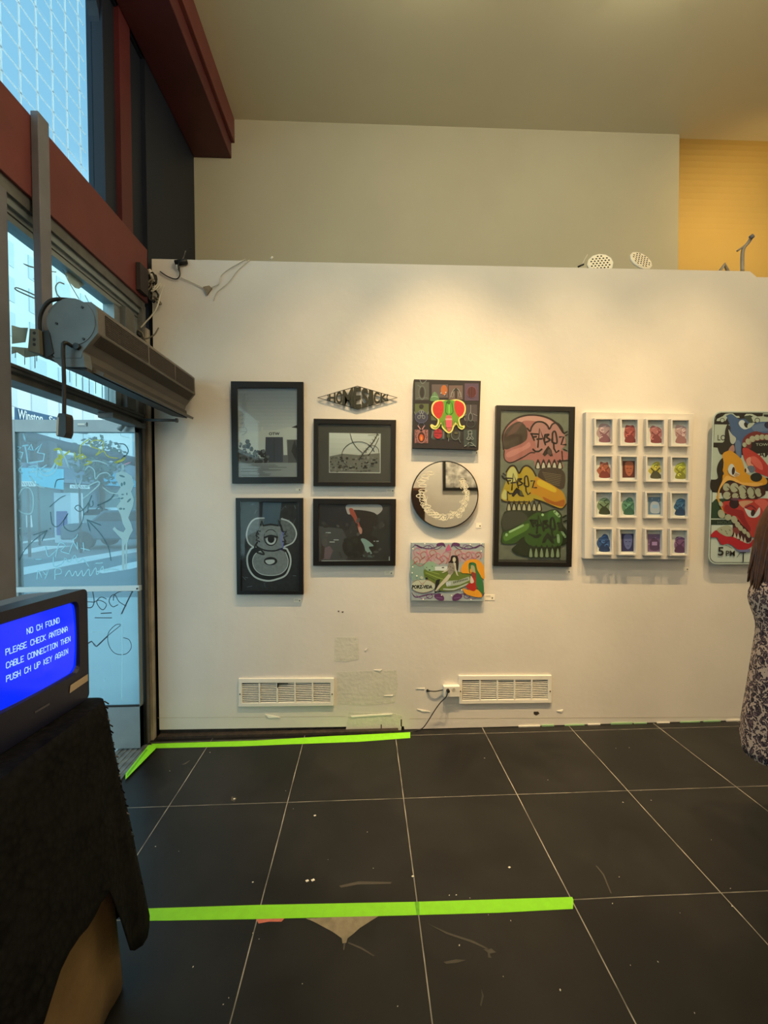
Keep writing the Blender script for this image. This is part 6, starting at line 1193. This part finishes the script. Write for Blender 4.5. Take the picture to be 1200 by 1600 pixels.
# hair: cap plus long locks falling over the near shoulder and chest
b = MB(); rr = random.Random(2)
for k in range(150):
    an = rr.uniform(-PI, PI); c_, s_ = math.cos(an), math.sin(an)
    top_ = Vector((.0 + .03 * c_, .03 * s_, 1.655)); mid_ = Vector((-.01 + .09 * c_, .09 * s_, 1.56)); 
    fx = -0.045 if c_ < 0.1 else 0.0
    low = Vector((-.01 + .105 * c_ + fx * .6, .105 * s_, 1.42)); end = Vector((-.0 + .115 * c_ + fx + rr.uniform(-.02, .02), .12 * s_, 1.21 + rr.uniform(-.06, .06)))
    P4 = smooth([top_, mid_, low, end], 5); b.tube(P4, 0.012, M_hair, 5, [0.014 * (1 - 0.75 * (i / (len(P4) - 1)) ** 3) for i in range(len(P4))])
o = b.build('hair', None); o.parent = pn
for s_ in (1, -1):
    b = MB(); b.slab([Vector((-.02, s_ * .09 - .038, .0)), Vector((-.02, s_ * .09 + .038, .0)), Vector((.20, s_ * .085 + .036, .0)), Vector((.20, s_ * .085 - .036, .0))], (0, 0, 0.012), M_blk)
    b.slab([Vector((-.02, s_ * .09 - .034, .012)), Vector((-.02, s_ * .09 + .034, .012)), Vector((.20, s_ * .085 + .034, .012)), Vector((.20, s_ * .085 - .034, .012))], (0.0, 0, 0.045), M_blk); o = b.build('shoe', None, 0.008); o.parent = pn

# ------------------------------------------------------------------ rear of the room, seen only in the mirror
r = root('large_framed_print', (2.3, YB, 1.7), 'large black framed grey print on the rear wall, seen in the mirror', 'framed picture')
b = MB(); ww = [(1.72, YB, 1.86), (3.5, YB, 1.86), (3.5, YB, 3.1), (1.72, YB, 3.1)]; wi = [(1.78, YB, 1.92), (3.44, YB, 1.92), (3.44, YB, 3.04), (1.78, YB, 3.04)]
b.ring([Vector(v) + Vector((0, .04, 0)) for v in ww], [Vector(v) + Vector((0, .04, 0)) for v in wi], (0, -.038, 0), M_frame); b.build('picture_frame', r)
b = MB(); b.slab([Vector(v) + Vector((0, .01, 0)) for v in wi], (0, -.005, 0), mat('grey_drawing_paper', (226, 222, 212), 0.7, rgb2=(120, 118, 112), var=.5, scale=7)); b.build('print', r)
r = root('wooden_cabinet', (1.0, YB + .3, 0), 'brown wooden cabinet against the rear wall, seen in the mirror', 'cabinet')
M_cab = mat('cabinet_brown', (112, 66, 34), 0.5, var=.3, scale=3); b = MB(); b.box(.75, 1.25, YB + .02, YB + .5, .05, 1.9, M_cab); b.build('cabinet_body', r, .005)
for k in range(2): b = MB(); b.box(.77 + k * .24, .995 + k * .24, YB + .5, YB + .52, .1, 1.85, mat('cabinet_dark', (58, 36, 24), .5)); dd_ = b.build('cabinet_door', r, .003); b = MB(); b.box(.965 + k * .06, .98 + k * .06, YB + .52, YB + .54, .9, 1.05, M_alu); hh2 = b.build('handle', None); hh2.data.transform(Matrix.Translation(-Vector(r['_o']))); hh2.parent = dd_
r = root('dark_bench', (1.9, YB + .6, 0), 'low dark red bench in front of the rear wall, seen in the mirror', 'bench')
b = MB(); b.box(1.45, 2.25, YB + .4, YB + .8, .36, .45, mat('bench_wine', (60, 18, 28), .5)); b.build('seat', r, .01)
for x in (1.51, 2.19):
    for y in (YB + .45, YB + .75): b = MB(); b.box(x - .02, x + .02, y - .02, y + .02, 0, .36, M_blk); b.build('leg', r)

# ------------------------------------------------------------------ the street outside
ZS = -0.03
M_asph = mat('asphalt', (132, 142, 146), 0.85, var=0.12, scale=1.2, bump=0.1); M_pave = mat('pale_sidewalk', (196, 206, 204), 0.85, var=0.06, scale=2)
b = MB(); b.box(-80, XF - 0.13, YB - 4, 7.6, ZS - 0.2, ZS, M_pave); structure(b, 'sidewalk')
b = MB(); b.box(-80, XF - 0.13, 7.6, 120, ZS - 0.25, ZS - 0.05, M_asph); structure(b, 'road')
M_strip = mat('white_road_paint', (232, 236, 232), 0.8)
def st(x, y): return pl(x, y, 2, ZS - 0.05)
def roadmark(pts, lb, nm='crosswalk_stripe'):
    b = MB(); b.slab([st(x, y) + Vector((0, 0, .004)) for x, y in pts], (0, 0, -.004), M_strip); o = b.build(nm); tag(o, lb, 'road marking', 'white road markings')
roadmark([(0, 908), (28, 888), (215, 856), (235, 852), (235, 858), (215, 862), (100, 885), (28, 900), (0, 916)], 'nearest long white crosswalk stripe seen through the door glass')
roadmark([(0, 865), (28, 861), (70, 853), (112, 853), (80, 858), (28, 868), (0, 874)], 'farther short white crosswalk stripe seen through the door glass')
roadmark([(150, 893), (205, 879), (230, 874), (230, 882), (205, 889), (160, 896)], 'white stripe near the kerb at the right of the door glass')
roadmark([(28, 847), (120, 836), (205, 828), (205, 830), (120, 838.5), (28, 850)], 'thin white lane line far across the road', 'lane_line')
# buildings across the street
def building(name, x0, x1, y0, y1, h, m, win, lb, cols, rows_, z0=5.5, wh=1.6, ww_=1.2):
    r = root(name, ((x0 + x1) / 2, (y0 + y1) / 2, ZS), lb, 'building'); b = MB(); b.box(x0, x1, y0, y1, ZS - .05, h, m); b.build('walls', r)
    for face in ('x', 'y'):
        for i in range(cols):
            for j in range(rows_):
                b = MB(); z = z0 + j * (h - z0) / rows_
                if face == 'x': y = y0 + (y1 - y0) * (i + .5) / cols; b.box(x1, x1 + .06, y - ww_ / 2, y + ww_ / 2, z, z + wh, win)
                else: x = x0 + (x1 - x0) * (i + .5) / cols; b.box(x - ww_ / 2, x + ww_ / 2, y0 - .06, y0, z, z + wh, win)
                if face == 'x' or i >= cols - 3: b.build('window', r)
    return r
M_b1 = mat('white_stone_facade', (226, 232, 230), 0.8, var=0.05, scale=0.6); M_b2 = mat('pale_grey_facade', (196, 206, 208), 0.8, var=0.08, scale=0.6); M_win = mat('dull_window_glass', (196, 208, 212), 0.3); M_win2 = mat('blue_window_glass', (158, 186, 202), 0.3)
building('office_building', -34, -19, 16, 36, 20, M_b1, M_win, 'tall white stone office building across the street with rows of windows', 9, 8, 5, 1.3, 1.2)
building('blue_glass_building', -46, -24, 38, 46, 26, M_b2, M_win2, 'pale building with blue glass windows farther down the street', 4, 10, 4, 1.8, 1.6)
building('pale_corner_building', -36, -22, 48, 62, 15, M_b1, M_win, 'low pale corner building at the far end of the street', 5, 5, 5, 1.4, 1.4)
# ground-floor shop strip
r = root('shop_row', (-18.6, 28, ZS), 'dark row of shop fronts at street level across the road', 'shops')
M_sh = mat('shop_shadow_blue', (88, 116, 138), 0.5, var=0.3, scale=0.8); M_aw = mat('teal_awning', (70, 160, 190), 0.6); M_dsh = mat('shop_door_grey', (96, 128, 134), .6, var=.3, scale=1)
b = MB(); b.box(-19, -18.2, 15, 60, ZS - .05, 4.6, M_sh); b.build('shop_wall', r)
for k in range(12): b = MB(); y = 16 + k * 3.5; b.box(-18.2, -18.05, y, y + 2.5, .1, 2.6, M_dsh); b.build('shutter', r)
for k, (y, m_) in enumerate(((17, M_aw), (24, M_sh), (29, M_aw), (38, mat('dim_awning', (96, 120, 140), .6)))): b = MB(); b.slab([Vector((-18.2, y, 3.8)), Vector((-17.0, y, 3.0)), Vector((-17.0, y, 2.8)), Vector((-18.2, y, 2.8))], (0, 4.4, 0), m_); b.build('awning', r)
def at(px, py, Y): return pl(px, py, 1, Y)
def flat(name, pts, Y, m, lb, cat, th=.05, group=None, pole=True):
    b = MB(); b.slab([at(x, y, Y) for x, y in pts], (0, th, 0), m)
    if pole: p = at(sum(q[0] for q in pts) / len(pts), pts[-1][1] - 1, Y); b.cyl((p.x, Y + th / 2, ZS - .05), (0, 0, 1), .04, p.z - ZS + .05, M_alud, 8)
    o = b.build(name); tag(o, lb, cat, group); return o
# street name sign
sn = root('street_name_sign', at(58, 660, 8.5), 'blue street name sign reading Winston St seen over the door', 'street sign')
b = MB(); M_sb = mat('street_sign_blue', (52, 92, 124), .5); q = [at(22.5, 636, 8.2), at(90, 652, 8.9), at(90, 676, 8.9), at(22.5, 664, 8.2)]; b.slab(q, (-.02, .03, 0), M_sb); b.build('sign_blade', sn)
a = Art(lambda x, y, t: at(x, y, 8.2 + (x - 22.5) / 67.5 * .7 - .02 - t)); wsg = lambda u, t: (28 + 59 * u, 639 + 13.0 * u + (15.5 - 4 * u) * (1 - t))
a.text('Winston', 28, 0, 59, 15, M_strip, bold=.02, warp=lambda u, t: wsg(u * .66, t)); finish(sn, a, None, 'sign_lettering')
a = Art(lambda x, y, t: at(x, y, 8.2 + (x - 22.5) / 67.5 * .7 - .02 - t)); a.text('St', 28, 0, 59, 15, M_strip, bold=.02, warp=lambda u, t: wsg(.82 + u * .18, t)); finish(sn, a, None, 'sign_lettering')
b = MB(); p = at(40, 668, 8.45); b.tube([p, Vector((p.x, 10.25, at(30, 676, 10.25).z))], .03, M_alud, 8); b.build('sign_bracket', sn)
# traffic signal
ts = root('traffic_signal', (at(30, 700, 11).x - 1, 11, ZS), 'dark traffic signal hanging from a mast arm outside the door', 'traffic light')
M_sig = mat('signal_dark_blue', (40, 58, 74), .5)
b = MB(); b.tube([at(0, 668, 10.2), at(20, 675, 10.3), at(100, 697, 11.2), at(215, 722, 12.5)], .13, M_sig, 10); b.build('mast_arm', ts)
b = MB(); p0 = at(0, 690, 10.2); b.cyl((p0.x, p0.y, ZS), (0, 0, 1), .12, p0.z + .5, M_sig, 12); b.build('mast_pole', ts)
b = MB(); q = at(75, 706, 10.7); b.box(q.x - .16, q.x + .14, 10.55, 10.85, at(75, 730, 10.7).z, at(75, 690, 10.7).z, M_sig); b.build('signal_housing', ts, .05)
b = MB(); q = at(38, 700, 10.7); b.box(q.x - .25, q.x + .25, 10.55, 10.95, at(38, 722, 10.7).z, at(38, 680, 10.7).z, M_sig); b.build('signal_housing', ts, .08)
for zz in (0.15, .38, .6): b = MB(); q = at(72, 728, 10.54); b.cyl((q.x, 10.53, q.z + zz * .6), (0, 1, 0), .075, .03, M_blk, 14); b.build('lens', ts)
# boards, boxes and street clutter seen through the door glass
bbd = flat('shop_poster_board', [(22, 731), (60, 731), (98, 733), (98, 765), (56, 759), (22, 757)], 17.9, mat('bright_cyan_poster', (90, 196, 220), .5), 'bright cyan poster board beyond the traffic signal', 'poster board')
flat('white_street_sign', [(33, 752), (54, 752), (54, 760), (31, 760)], 14, M_strip, 'small white sign with dark marks, left part of the door glass', 'sign'); flat('white_street_sign', [(109, 757), (138, 758), (139, 764), (109, 763)], 15, M_strip, 'small white sign with dark marks, middle of the door glass', 'sign')
a = Art(lambda x, y, t: at(x, y, 14 - .02 - t * 10)); 
for k in range(5): a.line([(35 + k * 3.6, 754), (37 + k * 3.6, 758)], .8, M_sig, False)
o = a.mb.build('sign_mark', None, recalc=False); o.parent = bpy.data.objects['white_street_sign']
a = Art(lambda x, y, t: at(x, y, 15 - .02 - t * 10)); 
for k in range(6): a.line([(113 + k * 4, 759), (115 + k * 4, 762)], .8, M_sig, False)
o = a.mb.build('sign_mark', None, recalc=False); o.parent = bpy.data.objects['white_street_sign.001']
r = root('vending_kiosk', at(96, 808, 19), 'white kiosk with a blue front panel across the road', 'kiosk'); p0, p1 = at(85, 808, 19), at(110, 770, 19)
b = MB(); b.box(p0.x, p1.x, 19, 19.8, ZS - .05, p1.z, mat('kiosk_white', (200, 216, 224), .5)); b.build('kiosk_body', r); b = MB(); b.box(p0.x + .1, p1.x - .15, 18.97, 19, .25, p1.z * .62, mat('kiosk_blue', (56, 70, 150), .4)); b.build('front_panel', r)
flat('white_bollard_sign', [(40, 805), (44, 805), (46, 824), (41, 824)], 20.7, M_strip, 'short white post by the far kerb, left part of the door glass', 'post', .2)
def car(nm, px, py, Y, L_, col, lb):
    r = root(nm, at(px, py, Y), lb, 'car'); c_ = at(px, py, Y); m = mat('car_' + lb.split()[0], col, .3, .2)
    prf = [(-.5, .22), (-.5, .55), (-.44, .62), (-.26, .66), (-.14, .95), (.16, .97), (.30, .68), (.48, .6), (.5, .3), (.46, .22)]
    b = MB(); b.slab([Vector((c_.x + u * L_, Y, ZS + h * 1.45)) for u, h in prf], (0, 1.7, 0), m); b.build('car_body', r, .06)
    b = MB(); b.slab([Vector((c_.x + u * L_, Y - .01, ZS + h * 1.45)) for u, h in ((-.22, .68), (-.12, .9), (.14, .92), (.25, .69))], (0, .02, 0), mat('car_window', (30, 44, 54), .15)); b.build('car_window', r)
    for u in (-.3, .3):
        for yy in (Y - .02, Y + 1.5): b = MB(); b.cyl((c_.x + u * L_, yy, ZS + .3), (0, 1, 0), .33, .22, M_rub, 18); b.build('wheel', r)
car('parked_car', 186, 822, 16, 4.2, (70, 96, 110), 'grey parked car behind the etched figure of the door glass'); car('parked_car', 152, 803, 24.5, 3.8, (186, 202, 206), 'pale parked car farther down the street')
# street tree beyond the shops
r = root('street_tree', (-13.2, 22, ZS), 'dull green street tree across the road', 'tree'); b = MB(); b.tube([(-13.2, 22, ZS), (-13.1, 22, 2), (-13.2, 22, 3.2)], .12, mat('bark', (70, 62, 52), .9), 8); b.build('trunk', r)
b = MB(); rr = random.Random(9)
for k in range(420):
    d_ = Vector((rr.gauss(0, 1), rr.gauss(0, 1), rr.gauss(0, 1))).normalized() * 1.25 * rr.random() ** .4; p = Vector((-13.2, 22, 3.7)) + d_; u = Vector((rr.uniform(-1, 1), rr.uniform(-1, 1), rr.uniform(-1, 1))).normalized() * .14; v = u.orthogonal().normalized() * .09
    b.add([p - u, p + v, p + u, p - v], [(0, 1, 2, 3)], mat('street_leaves', (70, 98, 92), .8))
b.build('foliage', r, recalc=False)
for o in bpy.data.objects:
    if '_o' in o: del o['_o']
